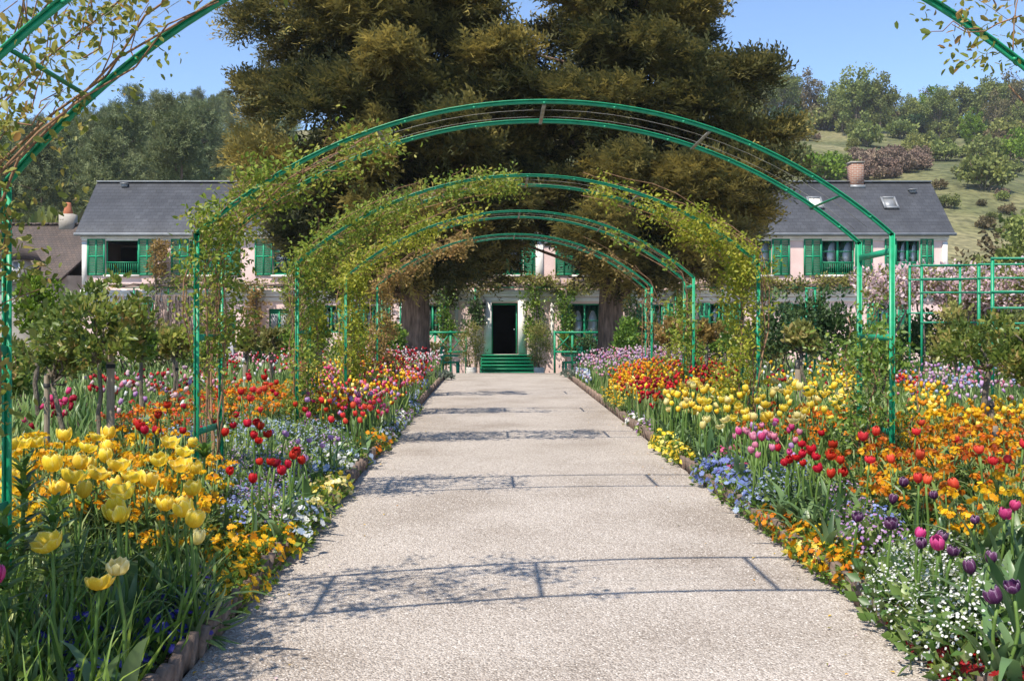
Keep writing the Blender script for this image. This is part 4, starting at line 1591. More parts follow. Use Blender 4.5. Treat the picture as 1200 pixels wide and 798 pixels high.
# ------------------------------------------------------------ hill woods
def tree_proto(kind, seed):
    global rng
    rng = np.random.default_rng(seed)
    t, c = G(), G()
    if kind == 'pine':
        H = 16.
        pts = wiggle((0, 0, -1), (rng.normal(0, .5), rng.normal(0, .5), H * .93), 8, .5)
        t.tube(pts, np.linspace(.26, .05, 8), 6)
        n_ = 62
        z = rng.uniform(.28, 1, n_) * H
        rr = np.interp(z / H, [.28, .45, .7, .9, 1], [2.0, 2.7, 2.1, 1.2, .3])
        az = rng.uniform(0, 6.28, n_)
        k = rng.uniform(.3, 1.05, n_)
        cen = np.stack([rr * k * np.cos(az), rr * k * np.sin(az), z], 1)
        rad = np.stack([rng.uniform(.7, 1.25, n_)] * 2 + [rng.uniform(.35, .6, n_)], 1)
        for cc in cen[::3]:
            t.tube(wiggle((0, 0, cc[2] - .5), cc, 4, .2), [.07, .05, .04, .02], 4)
        puffs(c, cen, rad, 30, .95, SPRAY_V, SPRAY_F, shell=.2, up=.35)
        return t.mesh('trunk', 'bark'), c.mesh('crown', 'pine_leaf')
    mt = {'green': 'tree_green', 'fresh': 'tree_fresh', 'brown': 'tree_brown'}[kind]
    H = 13.
    t.tube(wiggle((0, 0, -1), (0, 0, H * .7), 7, .4), np.linspace(.3, .08, 7), 6)
    n_ = 74
    cen = crown_centers(n_, (0, 0, H * .53), (3.7, 3.7, H * .46), .3, .3, -.85)
    for cc in cen[::3]:
        t.tube(wiggle((0, 0, cc[2] * .55), cc, 5, .4), np.linspace(.12, .03, 5), 4)
    per = 26 if kind == 'brown' else 60
    puffs(c, cen, rng.uniform(.7, 1.35, n_), per, .40, QUADLEAF_V, QUADLEAF_F, shell=.15)
    return t.mesh('trunk', 'bark_grey'), c.mesh('crown', mt)


PROTO = {k: [tree_proto(k, 50 + i * 7 + j * 100) for i in range(4)] for j, k in enumerate(('pine', 'green', 'fresh', 'brown'))}


def shrub_proto(mt, seed):
    global rng
    rng = np.random.default_rng(seed)
    t, c = G(), G()
    cen = crown_centers(34, (0, 0, .9), (1.5, 1.5, 1.0), .3, .2, -.3)
    for cc in cen[::4]:
        t.tube(wiggle((0, 0, -.3), cc, 4, .15), [.05, .04, .03, .02], 4)
    puffs(c, cen, rng.uniform(.3, .6, len(cen)), 36, .25, QUADLEAF_V, QUADLEAF_F, shell=.2)
    return t.mesh('stem', 'bark_grey'), c.mesh('crown', mt)


SPROTO = {k: [shrub_proto(k, 5 + i) for i in range(2)] for k in ('tree_green', 'tree_brown', 'brush_brown', 'tree_fresh', 'leaf_dark')}
rng = np.random.default_rng(5)


def plant_tree(kind, X, Y, s_, name, label, cat, group, sz=None, protos=PROTO):
    t, c = protos[kind][rng.integers(len(protos[kind]))]
    z = float(hill(X, Y)) if Y > 62 else -.1
    o = thing(name, label, cat, (X, Y, z - .1), rng.uniform(0, 6.28), group)
    o.scale = (s_, s_, sz or s_)
    link(t.name.split('.')[0], t, o)
    link('crown', c, o)
    return o


# pine wood on the left: jittered rows up the slope
for row, Yr in enumerate((84, 91, 98, 106, 114, 124, 134, 146, 160, 176, 194, 214, 236, 256)):
    st_ = 4.6 + row * .22
    xl, xr_ = (-40 - VX) / FPX * Yr, (330 - VX) / FPX * Yr
    x = xl
    while x < xr_:
        X = x + rng.normal(0, 1.3)
        Y = Yr + rng.normal(0, 3)
        px_ = VX + FPX * X / Y
        sk_y = float(np.interp(px_, [-40, 60, 150, 230, 330], [168, 150, 122, 102, 92])) + rng.normal(0, 7)
        smax = (EYE + (VY - sk_y) / FPX * Y - float(hill(X, Y))) / 16.
        s_ = min(rng.uniform(.6, 1.05), smax)
        if s_ > .35:
            plant_tree('pine', X, Y, s_, 'pine_tree', 'tall dark green pine in the dense wood above the cottage', 'tree', 'pines on the wooded slope')
        x += st_
# trees on the ridge at the right
x = 62.
while x < 165:
    Y = 262 + rng.normal(0, 6)
    kd = rng.choice(['green', 'green', 'brown', 'brown', 'fresh'], p=[.3, .25, .25, .15, .05])
    plant_tree(kd, x, Y, rng.uniform(.85, 1.25), 'hill_tree', 'tall ' + {'green': 'olive-green', 'brown': 'half-bare brown', 'fresh': 'fresh green'}[kd] + ' tree in the belt along the hilltop', 'tree', kd + ' trees along the hilltop')
    x += rng.uniform(2.6, 4.6)
x = 60.
while x < 165:
    Y = 246 + rng.normal(0, 4)
    kd = rng.choice(['green', 'brown', 'green'])
    if rng.random() < .65:
        plant_tree(kd, x, Y, rng.uniform(.6, .95), 'hill_tree', 'tall ' + {'green': 'olive-green', 'brown': 'half-bare brown'}[kd] + ' tree in the belt along the hilltop', 'tree', kd + ' trees along the hilltop')
    x += rng.uniform(3, 6)


def hill_at(px, py):
    Y = 100.
    for Yc in np.linspace(72, 300, 600):
        X = (px - VX) / FPX * Yc
        if EYE + (VY - py) / FPX * Yc <= float(hill(X, Yc)):
            return X, Yc
    return (px - VX) / FPX * 250, 250


for px_, py_, s_, kd, lab in [(1005, 158, 1.25, 'green', 'large rounded olive tree standing at the top of the meadow'), (1092, 148, .95, 'fresh', 'bright green upright tree below the hilltop belt'),
                              (920, 145, 1.1, 'green', 'spreading olive tree beside the yew outline at the meadow top'), (1140, 176, .62, 'fresh', 'vivid lime-green round tree on the slope'),
                              (1030, 156, 1.05, 'green', 'mid-green tree next to the large rounded olive tree')]:
    X, Y = hill_at(px_, py_)
    plant_tree(kd, X, Y, s_, 'hill_tree', lab, 'tree', None)
scr = [(945, 150), (968, 152), (1010, 160), (1055, 163), (935, 165), (960, 215), (985, 205), (930, 200), (1012, 172), (1075, 168), (1090, 175), (1110, 170), (1125, 185),
       (1150, 190), (1165, 180), (1180, 190), (1195, 175), (1190, 205), (1175, 165), (1160, 160), (1105, 190), (1080, 188), (1060, 190), (1140, 210), (1155, 222), (1195, 160), (1100, 160), (1120, 158)]
for px_, py_ in scr:
    X, Y = hill_at(px_ + rng.normal(0, 3), py_)
    kd = rng.choice(['tree_green', 'tree_brown', 'tree_green', 'tree_fresh'], p=[.4, .25, .25, .1])
    plant_tree(kd, X, Y, rng.uniform(1.1, 2.3), 'hill_shrub', {'tree_green': 'olive scrub bush', 'tree_brown': 'dry brown scrub bush', 'tree_fresh': 'bright green scrub bush'}[kd] + ' on the grassy slope', 'bush', kd.split('_')[1] + ' scrub on the slope', protos=SPROTO)
for i in range(34):
    X, Y = hill_at(rng.uniform(1000, 1085), rng.uniform(186, 212))
    plant_tree('brush_brown', X, Y, rng.uniform(.8, 1.4), 'bramble_bush', 'leafless brown bramble thicket behind the chimney', 'bush', 'bare brambles behind the chimney', protos=SPROTO)
for i in range(46):
    px_ = rng.uniform(890, 1215)
    Xr = (px_ - VX) / FPX * 250
    kd = rng.choice(['tree_green', 'tree_brown', 'leaf_dark'])
    plant_tree(kd, Xr, 250 + rng.normal(0, 5), rng.uniform(1.6, 2.8), 'understory_bush', 'dense ' + {'tree_green': 'olive', 'tree_brown': 'brown', 'leaf_dark': 'dark green'}[kd] + ' undergrowth bush below the hilltop belt', 'bush', kd + ' undergrowth on the hilltop', protos=SPROTO)
for i in range(40):
    X, Y = hill_at(rng.uniform(900, 1210), rng.uniform(160, 270))
    kd = rng.choice(['tree_green', 'tree_brown', 'brush_brown'])
    plant_tree(kd, X, Y, rng.uniform(.35, .9), 'scrub_tuft', 'small ' + {'tree_green': 'olive', 'tree_brown': 'tan', 'brush_brown': 'bare brown'}[kd] + ' scrub tuft dotted over the meadow', 'bush', kd + ' tufts on the meadow', protos=SPROTO)
# big loose tree at the right end of the house and undergrowth near the cottage
for px_, Y_, s_, kd, lab in [(1172, 56, .62, 'brown', 'loose brown-green tree beyond the chimney end of the house'), (1215, 52, .66, 'green', 'leafy olive tree at the edge beyond the clematis'), (1150, 60, .5, 'green', 'darker tree tucked behind the loose brown-green one')]:
    plant_tree(kd, (px_ - VX) / FPX * Y_, Y_, s_, 'garden_tree', lab, 'tree', None)
for px_ in (-20, 15, 40, 62, 84, 100):
    plant_tree(rng.choice(['tree_fresh', 'tree_green', 'tree_brown']), (px_ - VX) / FPX * 64, 64 + rng.uniform(-3, 3), rng.uniform(1.3, 1.7), 'thicket_shrub', 'yellow-green thicket shrub rising behind the cottage roof', 'bush', 'thicket behind the cottage', sz=rng.uniform(3.5, 4.6), protos=SPROTO)

# ------------------------------------------------------------ person by the green door
Yp = 40.0
ppos = at(271, 419, Yp)
person = thing('person', 'person in dark open cardigan and pale top standing among flowers', 'person', (ppos.x, Yp, -.1))
me = bpy.data.meshes.new('body')
Vb = [(0, 0, .92), (0, 0, 1.12), (0, .01, 1.34), (0, 0, 1.46), (0, -.02, 1.56), (0, -.02, 1.66),
      (.10, 0, .88), (.11, -.01, .48), (.11, .02, .08), (.12, -.12, .03),
      (-.10, 0, .88), (-.10, .02, .48), (-.11, .04, .08), (-.12, -.10, .03),
      (.19, 0, 1.36), (.24, .02, 1.10), (.20, -.13, .92), (.17, -.19, .88),
      (-.19, 0, 1.36), (-.25, .02, 1.10), (-.21, -.12, .92), (-.18, -.18, .88)]
Eb = [(0, 1), (1, 2), (2, 3), (3, 4), (4, 5), (0, 6), (6, 7), (7, 8), (8, 9), (0, 10), (10, 11), (11, 12), (12, 13), (2, 14), (14, 15), (15, 16), (16, 17), (2, 18), (18, 19), (19, 20), (20, 21)]
Rb = [.15, .13, .15, .055, .085, .08, .09, .06, .042, .035, .09, .06, .042, .035, .06, .045, .035, .03, .06, .045, .035, .03]
me.from_pydata(Vb, Eb, [])
body = link('body', me, person)
sk = body.modifiers.new('skin', 'SKIN')
for i, r_ in enumerate(Rb):
    me.skin_vertices[0].data[i].radius = (r_, r_ * .8)
me.skin_vertices[0].data[0].use_root = True
sb = body.modifiers.new('sub', 'SUBSURF')
sb.levels = sb.render_levels = 2
m, n, l, p = newmat('person_body')
tc = n.new('ShaderNodeTexCoord')
sx = n.new('ShaderNodeSeparateXYZ')
l.new(tc.outputs['Object'], sx.inputs[0])
r = ramp(n, [(.03, .035, .06), (.40, .39, .42), (.55, .33, .24)], [0, .535, .84])
r.color_ramp.interpolation = 'CONSTANT'
mp = n.new('ShaderNodeMath')
mp.operation = 'DIVIDE'
mp.inputs[1].default_value = 1.7
l.new(sx.outputs[2], mp.inputs[0])
l.new(mp.outputs[0], r.inputs[0])
l.new(r.outputs[0], p.inputs['Base Color'])
p.inputs['Roughness'].default_value = .85
me.materials.append(m)
q = G()
for sg in (-1, 1):
    q.tube([(sg * .06, .0, 1.43), (sg * .17, .01, 1.38), (sg * .205, .01, 1.25), (sg * .24, .02, 1.10), (sg * .205, -.10, .95)], [.05, .085, .075, .062, .05], 8)
    q.tube([(sg * .10, .0, 1.38), (sg * .125, .0, 1.15), (sg * .13, .0, .95), (sg * .135, .0, .78)], [.10, .085, .095, .10], 8)
q.tube([(0, .07, 1.4), (0, .07, 1.1), (0, .075, .78)], [.11, .12, .13], 8)
q.build('cardigan', 'cloth_dark', person, smooth=True)
q = G()
q.lathe([(0, .14), (.06, .125), (.095, .07), (.10, 0), (.085, -.06), (.05, -.07)], 12, (0, .015, 1.64))
q.build('hair', 'hair', person, smooth=True)

# ------------------------------------------------------------ flowers: templates
def bloom_mesh(name, open_, mt, wid=1.0, n=6):
    q = G()
    vs = np.linspace(0, 1, 6)
    if open_ == 0:
        rp = np.array([.10, .34, .46, .47, .40, .26])
        zp = np.array([0, .16, .42, .68, .88, 1.0])
    elif open_ == 1:
        rp = np.array([.10, .40, .53, .56, .55, .50])
        zp = np.array([0, .14, .36, .60, .80, .93])
    else:
        rp = np.array([.10, .44, .64, .74, .80, .84])
        zp = np.array([0, .10, .28, .48, .64, .74])
    wp = np.array([.30, .62, .72, .70, .52, .10])
    for k in range(6):
        a0 = k * PI / 3 + rng.normal(0, .06)
        inner = .88 if k % 2 else 1.0
        rj = 1 + rng.normal(0, .05)
        zj = 1 + rng.normal(0, .05)
        V, F, Rr = [], [], []
        for i in range(6):
            for u in (-1, -.5, 0, .5, 1):
                a = a0 + u * wp[i]
                r = rp[i] * inner * rj * (1 - .05 * u * u) * (1 + .03 * math.sin(u * 5 + k))
                V.append((r * math.cos(a) * wid, r * math.sin(a) * wid, zp[i] * zj - .05 * u * u * (i > 3) + .012 * math.sin(u * 7 + k * 2) * (i > 2)))
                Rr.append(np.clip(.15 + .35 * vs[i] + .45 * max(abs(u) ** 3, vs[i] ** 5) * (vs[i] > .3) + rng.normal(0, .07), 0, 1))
        for i in range(5):
            for j in range(4):
                p = i * 5 + j
                F += [(p, p + 1, p + 6), (p, p + 6, p + 5)]
        q.add(V, F, 0, np.array(Rr))
    return q.mesh(name, mt, True)


BLOOM = {}


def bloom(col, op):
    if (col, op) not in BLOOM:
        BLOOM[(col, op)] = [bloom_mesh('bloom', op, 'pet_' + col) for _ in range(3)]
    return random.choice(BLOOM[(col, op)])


STEM = []
for i in range(4):
    q = G()
    pts = wiggle((0, 0, -.05), (rng.normal(0, .02), rng.normal(0, .02), 1), 7, .035)
    q.tube(pts, np.linspace(.0085, .006, 7), 6, rnd=rng.random())
    STEM.append((q.mesh('stem', 'stem_green', True), pts[-1]))


def strap(L, W, bend, twist, rnd, seg=7):
    V, F = [], []
    for i in range(seg + 1):
        t = i / seg
        w_ = W * (.55 + 1.6 * t - 2.1 * t * t) if t < 1 else 0
        w_ = max(w_, 0)
        a = bend * t * t
        y, z = L * t * math.sin(.18 + a * .8), L * t * math.cos(.15 + a * .75)
        tw = twist * t
        for u, dz in ((-1, .25), (0, 0), (1, .25)):
            V.append((u * w_ * math.cos(tw), y - dz * w_ + u * w_ * math.sin(tw), z))
    for i in range(seg):
        for j in range(2):
            p = i * 3 + j
            F += [(p, p + 1, p + 4), (p, p + 4, p + 3)]
    return V, F, rnd


LEAFM = []
for i in range(6):
    q = G()
    V, F, r_ = strap(1.0, .095, rng.uniform(.2, 1.3), rng.uniform(-.6, .6), rng.random())
    q.add(V, F, 0, r_)
    LEAFM.append(q.mesh('leaf', 'tulip_leaf', True))


def tulip(loc, h, size, col, op, label, group, leaves=2):
    o = thing('tulip', label, 'tulip', loc, random.uniform(0, 6.28), group)
    sm, tip = random.choice(STEM)
    link('stem', sm, o, scl=(1, 1, h))
    tl = (random.gauss(0, .22), random.gauss(0, .22), random.uniform(0, 6.28))
    w_ = size * random.uniform(.74, .98)
    link('bloom', bloom(col, op), o, (tip[0], tip[1], tip[2] * h - .004), tl, (w_, w_, w_ * random.uniform(.9, 1.12)))
    for i in range(leaves):
        L = h * random.uniform(.55, .85)
        link('leaf', random.choice(LEAFM), o, (0, 0, -.02), (random.uniform(-.1, .2), 0, i * 3.0 + random.uniform(-.7, .7)), (L * random.uniform(.7, 1.2), L, L))
    return o


def tulips_px(lst, h, size, col, ops, label, group, jit=0.0):
    for px_, py_ in lst:
        hh = h * random.uniform(.9, 1.1)
        x, y, z = on_ground(px_, py_ + 4, hh)
        if PX0 - .02 < x < PX1 + .02:
            continue
        tulip((x, y, z), hh, size, col, random.choice(ops), label, group)


def tulips_poly(poly, n, h, size, cols, ops, label, group, mind=.06, cam=None):
    for x, y, z in sample(poly, n, h, mind=mind):
        hh = h * random.uniform(.85, 1.12)
        c = random.choice(cols)
        tulip((x, y, z), hh, size * random.uniform(.85, 1.1), c, random.choice(ops), label.replace('#', c), group.replace('#', c))


# small four- and five-petalled blossoms
def disc_blossom(np_, cup, r_in=.12):
    V, F = [(0, 0, 0)], []
    for k in range(np_):
        a = 2 * PI * k / np_
        d = PI / np_ * .95
        n0 = len(V)
        V += [(.6 * math.cos(a - d), .6 * math.sin(a - d), cup * .5), (math.cos(a - d * .7), math.sin(a - d * .7), cup), (math.cos(a + d * .7), math.sin(a + d * .7), cup), (.62 * math.cos(a + d), .62 * math.sin(a + d), cup * .5)]
        F += [(0, n0, n0 + 1), (0, n0 + 1, n0 + 2), (0, n0 + 2, n0 + 3)]
    V = np.array(V)
    V = V[:, [0, 2, 1]] * np.array((1, 1, -1))      # faces along +y
    return V, F


B4 = disc_blossom(4, .18)
B5 = disc_blossom(5, .12)
B6 = (np.array([(0, .1, 0)] + [(math.cos(a), 0, math.sin(a)) for a in np.arange(5) * 2 * PI / 5]), [(0, i + 1, (i + 1) % 5 + 1) for i in range(5)])


def wallflower_proto(col, h=.36, w_=.15, heads=9, per=11, bs=.0118):
    f, b_ = G(), G()
    hp = []
    for i in range(heads):
        a, r = rng.uniform(0, 6.28), w_ * math.sqrt(rng.random())
        tip = np.array((r * math.cos(a), r * math.sin(a), h * rng.uniform(.6, 1.1)))
        f.tube(wiggle((tip[0] * .3, tip[1] * .3, -.03), tip, 4, .02), [.005, .004, .004, .003], 4, rnd=rng.random())
        n_ = 16
        t = rng.uniform(.15, .85, n_)
        pos = np.stack([tip[0] * (.3 + .7 * t), tip[1] * (.3 + .7 * t), tip[2] * t], 1)
        d = rng.normal(size=(n_, 3))
        d[:, 2] = np.abs(d[:, 2]) * .6 + .3
        inst(f, BLADE_V, BLADE_F, pos, basis(d, np.array([(0, 0, 1.)] * n_) + rng.normal(0, .3, (n_, 3))), np.stack([rng.uniform(.12, .17, n_)] * 1 + [rng.uniform(.06, .10, n_)] * 1 + [rng.uniform(.06, .1, n_)], 1), rng.random(n_))
        dd = unit(rng.normal(size=(per, 3)))
        dd[:, 2] = np.abs(dd[:, 2])
        pb = tip + dd * np.array((.030, .030, .034)) * rng.uniform(.6, 1, (per, 1))
        inst(b_, *B4, pb, basis(dd + rng.normal(0, .25, dd.shape)), bs * rng.uniform(.75, 1.2, per), np.clip(rng.normal(.5, .3, per), 0, 1))
    return f.mesh('foliage', 'blade'), b_.mesh('blossom', 'pet_' + col)


def mound_proto(col, h, w_, nb, bs, fmat='leaf_mid', nleaf=90, ls=.05, bt=B5, leaf=LEAF_V, leaff=LEAF_F):
    f, b_ = G(), G()
    d = unit(rng.normal(size=(nleaf, 3)))
    d[:, 2] = np.abs(d[:, 2])
    pos = d * np.array((w_, w_, h)) * (rng.uniform(.3, .92, (nleaf, 1)) ** .6)
    inst(f, leaf, leaff, pos, basis(d + rng.normal(0, .5, d.shape), d + rng.normal(0, .4, d.shape)), ls * rng.uniform(.7, 1.3, nleaf), rng.random(nleaf))
    d = unit(rng.normal(size=(nb, 3)))
    d[:, 2] = np.abs(d[:, 2]) + .15
    d = unit(d)
    pos = d * np.array((w_, w_, h)) * rng.uniform(.86, 1.12, (nb, 1))
    fd = d + rng.normal(0, .3, d.shape)
    fd[:, 1] -= .35
    inst(b_, *bt, pos, basis(fd), bs * rng.uniform(.75, 1.2, nb), np.clip(rng.normal(.55, .28, nb), 0, 1))
    for p_ in pos[:: max(1, nb // 10)]:
        f.tube([(p_[0] * .4, p_[1] * .4, 0), p_ * .97], .0025, 4, cap=False)
    return f.mesh('foliage', fmat), b_.mesh('blossom', 'pet_' + col)


PLP = {}


def plant(kind, col, loc, s_, name, label, cat, group):
    key = (kind, col)
    if key not in PLP:
        if kind == 'wall':
            PLP[key] = [wallflower_proto(col) for _ in range(3)]
        elif kind == 'pansy':
            PLP[key] = [mound_proto(col, .15, .13, 24, .022, 'leaf_mid', 90, .038) for _ in range(3)]
        elif kind == 'forget':
            PLP[key] = [mound_proto(col, .24, .17, 170, .0062 if col == 'white' else .0085, 'blade', 130, .055, B6) for _ in range(3)]
        elif kind == 'muscari':
            PLP[key] = [mound_proto(col, .17, .10, 30, .014, 'blade', 60, .12, B5, BLADE_V, BLADE_F) for _ in range(2)]
    f, b_ = random.choice(PLP[key])
    o = thing(name, label, cat, loc, random.uniform(0, 6.28), group, s_)
    link('foliage', f, o)
    bo = link('blossom', b_, o)
    bo['kind'] = 'stuff'
    return o


def plants(kind, cols, poly, n, h, name, label, cat, group, mind=.09, smin=.8, smax=1.25):
    for x, y, z in sample(poly, n, h, mind=mind):
        c = random.choice(cols)
        plant(kind, c, (x, y, z - .01), random.uniform(smin, smax), name, label.replace('#', c), cat, group.replace('#', c))


# ------------------------------------------------------------ flowers: planting, left border
YL = [(12, 522), (28, 520), (48, 519), (73, 512), (95, 545), (100, 525), (115, 512), (130, 510), (88, 562), (110, 548), (133, 525), (145, 547), (75, 575), (90, 580),
      (112, 557), (138, 568), (195, 520), (205, 530), (222, 520), (232, 551), (122, 538), (60, 548), (186, 540), (212, 548), (30, 548), (10, 560), (160, 560), (150, 580)]
tulips_px(YL, .48, .092, 'yellow', [0, 1, 1, 2], 'large yellow tulip standing among amber wallflowers', 'yellow tulips among amber wallflowers')
tulips_px([(178, 566), (198, 592), (206, 596), (228, 612), (220, 600), (132, 603), (148, 607), (232, 575)], .50, .092, 'yellow', [0, 1], 'soft yellow tulip at the kerb side of the amber wallflowers', 'soft yellow tulips on the kerb side')
tulips_px([(228, 634)], .42, .065, 'cream', [0], 'small pale bud of a cream tulip below the soft yellow ones', 'cream tulip')
tulips_px([(62, 640)], .52, .105, 'yellow', [2], 'widest open yellow tulip above long grassy leaves', 'open yellow tulips')
tulips_px([(145, 668)], .46, .09, 'cream', [1], 'pale yellow tulip with petals flaring beside dark blue violas', 'pale tulip')
tulips_px([(110, 687)], .45, .09, 'yellow', [2], 'low golden tulip with ragged open petals over the blue violas', 'golden tulip')
tulips_px([(0, 681)], .5, .085, 'magenta', [0], 'single magenta tulip at the edge of the long grassy leaves', 'magenta tulip')
RL = [(233, 502), (263, 507), (279, 485), (290, 496), (299, 494), (307, 499), (299, 509), (312, 508), (307, 515), (343, 526), (338, 534), (322, 540), (340, 544), (355, 540), (303, 540), (296, 561), (265, 551), (328, 551),
      (275, 497), (160, 495), (167, 504), (158, 500), (180, 486), (189, 484), (183, 504), (199, 474), (212, 475), (210, 504)]
tulips_px(RL, .46, .066, 'red', [0, 0, 1], 'red tulip rising from blue forget-me-nots', 'red tulips over blue forget-me-nots')
tulips_px([(307, 497), (343, 530), (322, 542), (246, 492)], .45, .062, 'crimson', [0, 1], 'deep crimson tulip among the red ones over blue flowers', 'crimson tulips over blue flowers')
tulips_px([(335, 508), (330, 506), (350, 516), (366, 514), (377, 520), (389, 511), (394, 512), (362, 536), (318, 505)], .38, .055, 'lilac', [0, 1], 'lilac tulip between the red tulips and the white pansies', 'lilac tulips by white pansies')
tulips_px([(422, 469), (417, 474), (427, 475), (401, 485), (387, 491), (410, 492), (420, 491), (428, 489), (428, 483), (381, 467), (389, 468), (433, 477), (415, 483)], .45, .068, 'coral', [0], 'coral-red tulip in the cluster nearest the lilac mix', 'coral tulip cluster')
tulips_poly([(255, 446), (320, 442), (345, 462), (300, 476), (250, 474)], 20, .45, .075, ['red', 'coral'], [0, 1], '# tulip standing above orange wallflowers', '# tulips above orange wallflowers', .1)
FAR_EXTRA = [([(130, 452), (262, 446), (262, 462), (130, 476)], 34, .42, ['palepink', 'lilac', 'white', 'pink']), ([(5, 474), (85, 466), (95, 482), (0, 500)], 22, .40, ['crimson', 'magenta'])]
plants('wall', ['amber'], [(0, 524), (150, 516), (245, 528), (255, 590), (240, 620), (140, 612), (60, 592), (0, 612)], 64, .33, 'wallflower', 'bushy amber wallflower plant under the large yellow tulips', 'wallflower', 'amber wallflowers under yellow tulips', .10, .85, 1.2)
plants('wall', ['orange', 'amber'], [(165, 482), (185, 478), (190, 492), (170, 500)], 6, .33, 'wallflower', '# wallflower tuft beside the red tulips at the blue drift', 'wallflower', '# wallflower tufts in the blue drift')
plants('wall', ['orange', 'rust', 'amber'], [(250, 456), (340, 450), (350, 470), (300, 482), (245, 480)], 46, .33, 'wallflower', '# wallflower under the red tulips beyond the arch leg', 'wallflower', '# wallflowers beyond the arch leg', .11)
plants('pansy', ['amber'], [(245, 610), (300, 598), (362, 604), (352, 640), (300, 670), (262, 690), (240, 660)], 34, .14, 'pansy', 'golden pansy clump spilling over the kerb tiles', 'pansy', 'golden pansies at the kerb', .10, .9, 1.3)
plants('pansy', ['cream', 'yellow'], [(365, 562), (395, 555), (410, 575), (385, 612), (362, 590)], 14, .13, 'pansy', 'pale # pansy clump between golden and white pansies', 'pansy', 'pale # pansies at the kerb', .10)
plants('pansy', ['white', 'sky'], [(325, 590), (360, 590), (372, 615), (350, 622), (310, 612)], 12, .13, 'pansy', '# pansy clump edging the golden ones', 'pansy', '# pansies beside the golden ones', .10)
plants('pansy', ['sky', 'white', 'sky'], [(380, 520), (432, 528), (432, 548), (402, 560), (372, 545)], 20, .13, 'pansy', '# pansy clump under the lilac tulips', 'pansy', '# pansies under the lilac tulips', .10)
plants('pansy', ['orange', 'amber'], [(430, 510), (458, 500), (462, 510), (440, 524)], 9, .13, 'pansy', '# pansy clump at the kerb below the coral tulips', 'pansy', '# pansies below the coral tulips', .10)
plants('pansy', ['darkblue'], [(20, 690), (120, 660), (215, 690), (200, 760), (160, 798), (10, 798)], 26, .13, 'viola', 'dark blue viola tuft in the shade under the long leaves', 'viola', 'dark blue violas in shade', .09, .6, .9)
plants('muscari', ['darkblue'], [(190, 680), (235, 670), (245, 705), (205, 712)], 10, .15, 'muscari', 'dark blue grape hyacinth tuft beside the golden pansies', 'grape hyacinth', 'grape hyacinths', .06, .9, 1.2)
plants('forget', ['sky'], [(140, 488), (262, 474), (345, 482), (345, 500), (300, 512), (250, 520), (150, 516)], 62, .23, 'forget_me_not', 'pale blue forget-me-not mound round the arch leg', 'forget-me-not', 'blue forget-me-nots round the arch leg', .13, .9, 1.35)
plants('forget', ['lilac', 'sky'], [(262, 525), (345, 520), (352, 560), (300, 600), (258, 590)], 26, .2, 'forget_me_not', 'loose # forget-me-not below the red tulips', 'forget-me-not', 'loose # forget-me-nots below red tulips', .14, .7, 1.1)

# ------------------------------------------------------------ flowers: planting, right border
tulips_poly([(768, 462), (840, 444), (905, 450), (1000, 462), (1000, 488), (930, 496), (860, 500), (800, 498), (765, 480)], 100, .48, .082, ['yellow', 'yellow', 'yellow', 'cream'], [0, 1, 1, 2], '# tulip in the solid yellow drift', '# tulips in the yellow drift', .10)
tulips_px([(803, 480), (781, 505), (815, 517), (798, 514), (760, 480), (772, 492), (786, 478)], .36, .07, 'cream', [1], 'cream tulip straggling below the yellow drift', 'straggling cream tulips')
tulips_poly([(862, 500), (905, 490), (935, 500), (930, 530), (900, 545), (862, 530)], 34, .45, .062, ['pink', 'pink', 'lilac', 'magenta'], [0], '# tulip in the pink patch beside blue pansies', '# tulips in the pink patch', .07)
PR = [(960, 506), (973, 521), (954, 526), (966, 533), (984, 540), (953, 528), (958, 534), (940, 519), (935, 531), (931, 538), (942, 541), (925, 541), (967, 555), (981, 553), (946, 564), (957, 548), (925, 549), (928, 535), (915, 524), (920, 549)]
tulips_px(PR, .44, .066, 'red', [0, 0, 1], 'bright red tulip with broad grey-green leaves', 'bright red tulips with broad leaves')
tulips_px([(1039, 494), (1081, 494), (1029, 506), (1072, 505), (1117, 514), (1141, 526), (1152, 527), (1185, 538), (1077, 534), (1040, 538), (1075, 562), (1088, 562), (1127, 569), (1015, 538), (1008, 512), (1048, 494), (1195, 520), (1168, 540)], .46, .066, 'coral', [0, 0, 1], 'coral-red tulip poking out of rust wallflowers', 'coral tulips in rust wallflowers')
PP = [(1038, 585), (980, 608), (1000, 605), (992, 613), (1040, 616), (1062, 566), (1105, 631), (1075, 648), (1088, 652), (1105, 645), (1130, 680), (1165, 700), (1178, 700), (1168, 718), (1155, 655), (1152, 738), (1100, 580), (1150, 610)]
tulips_px(PP, .38, .062, 'purple', [0, 1], 'dark purple tulip with white-edged petals', 'white-edged purple tulips')
tulips_px([(1072, 625), (1093, 651), (1172, 602), (1187, 592), (1177, 720), (1162, 725)], .40, .066, 'magenta', [0, 1], 'magenta-pink tulip among the white-edged purple ones', 'magenta tulips among purple ones')
plants('wall', ['rust', 'rust', 'orange', 'amber', 'amber'], [(998, 520), (1060, 496), (1200, 488), (1200, 600), (1150, 622), (1090, 614), (1040, 596), (1000, 562)], 84, .34, 'wallflower', '# wallflower plant in the flame-coloured mass', 'wallflower', '# wallflowers in the flame mass', .12, .85, 1.3)
plants('wall', ['orange', 'rust'], [(880, 486), (1000, 482), (1010, 505), (940, 508), (880, 502)], 26, .3, 'wallflower', '# wallflower below the yellow tulip drift', 'wallflower', '# wallflowers below the yellow drift', .12)
plants('wall', ['amber', 'yellow'], [(1120, 486), (1200, 478), (1200, 505), (1130, 510)], 18, .3, 'wallflower', '# wallflower at the foot of the paired stakes', 'wallflower', '# wallflowers by the paired stakes', .12)
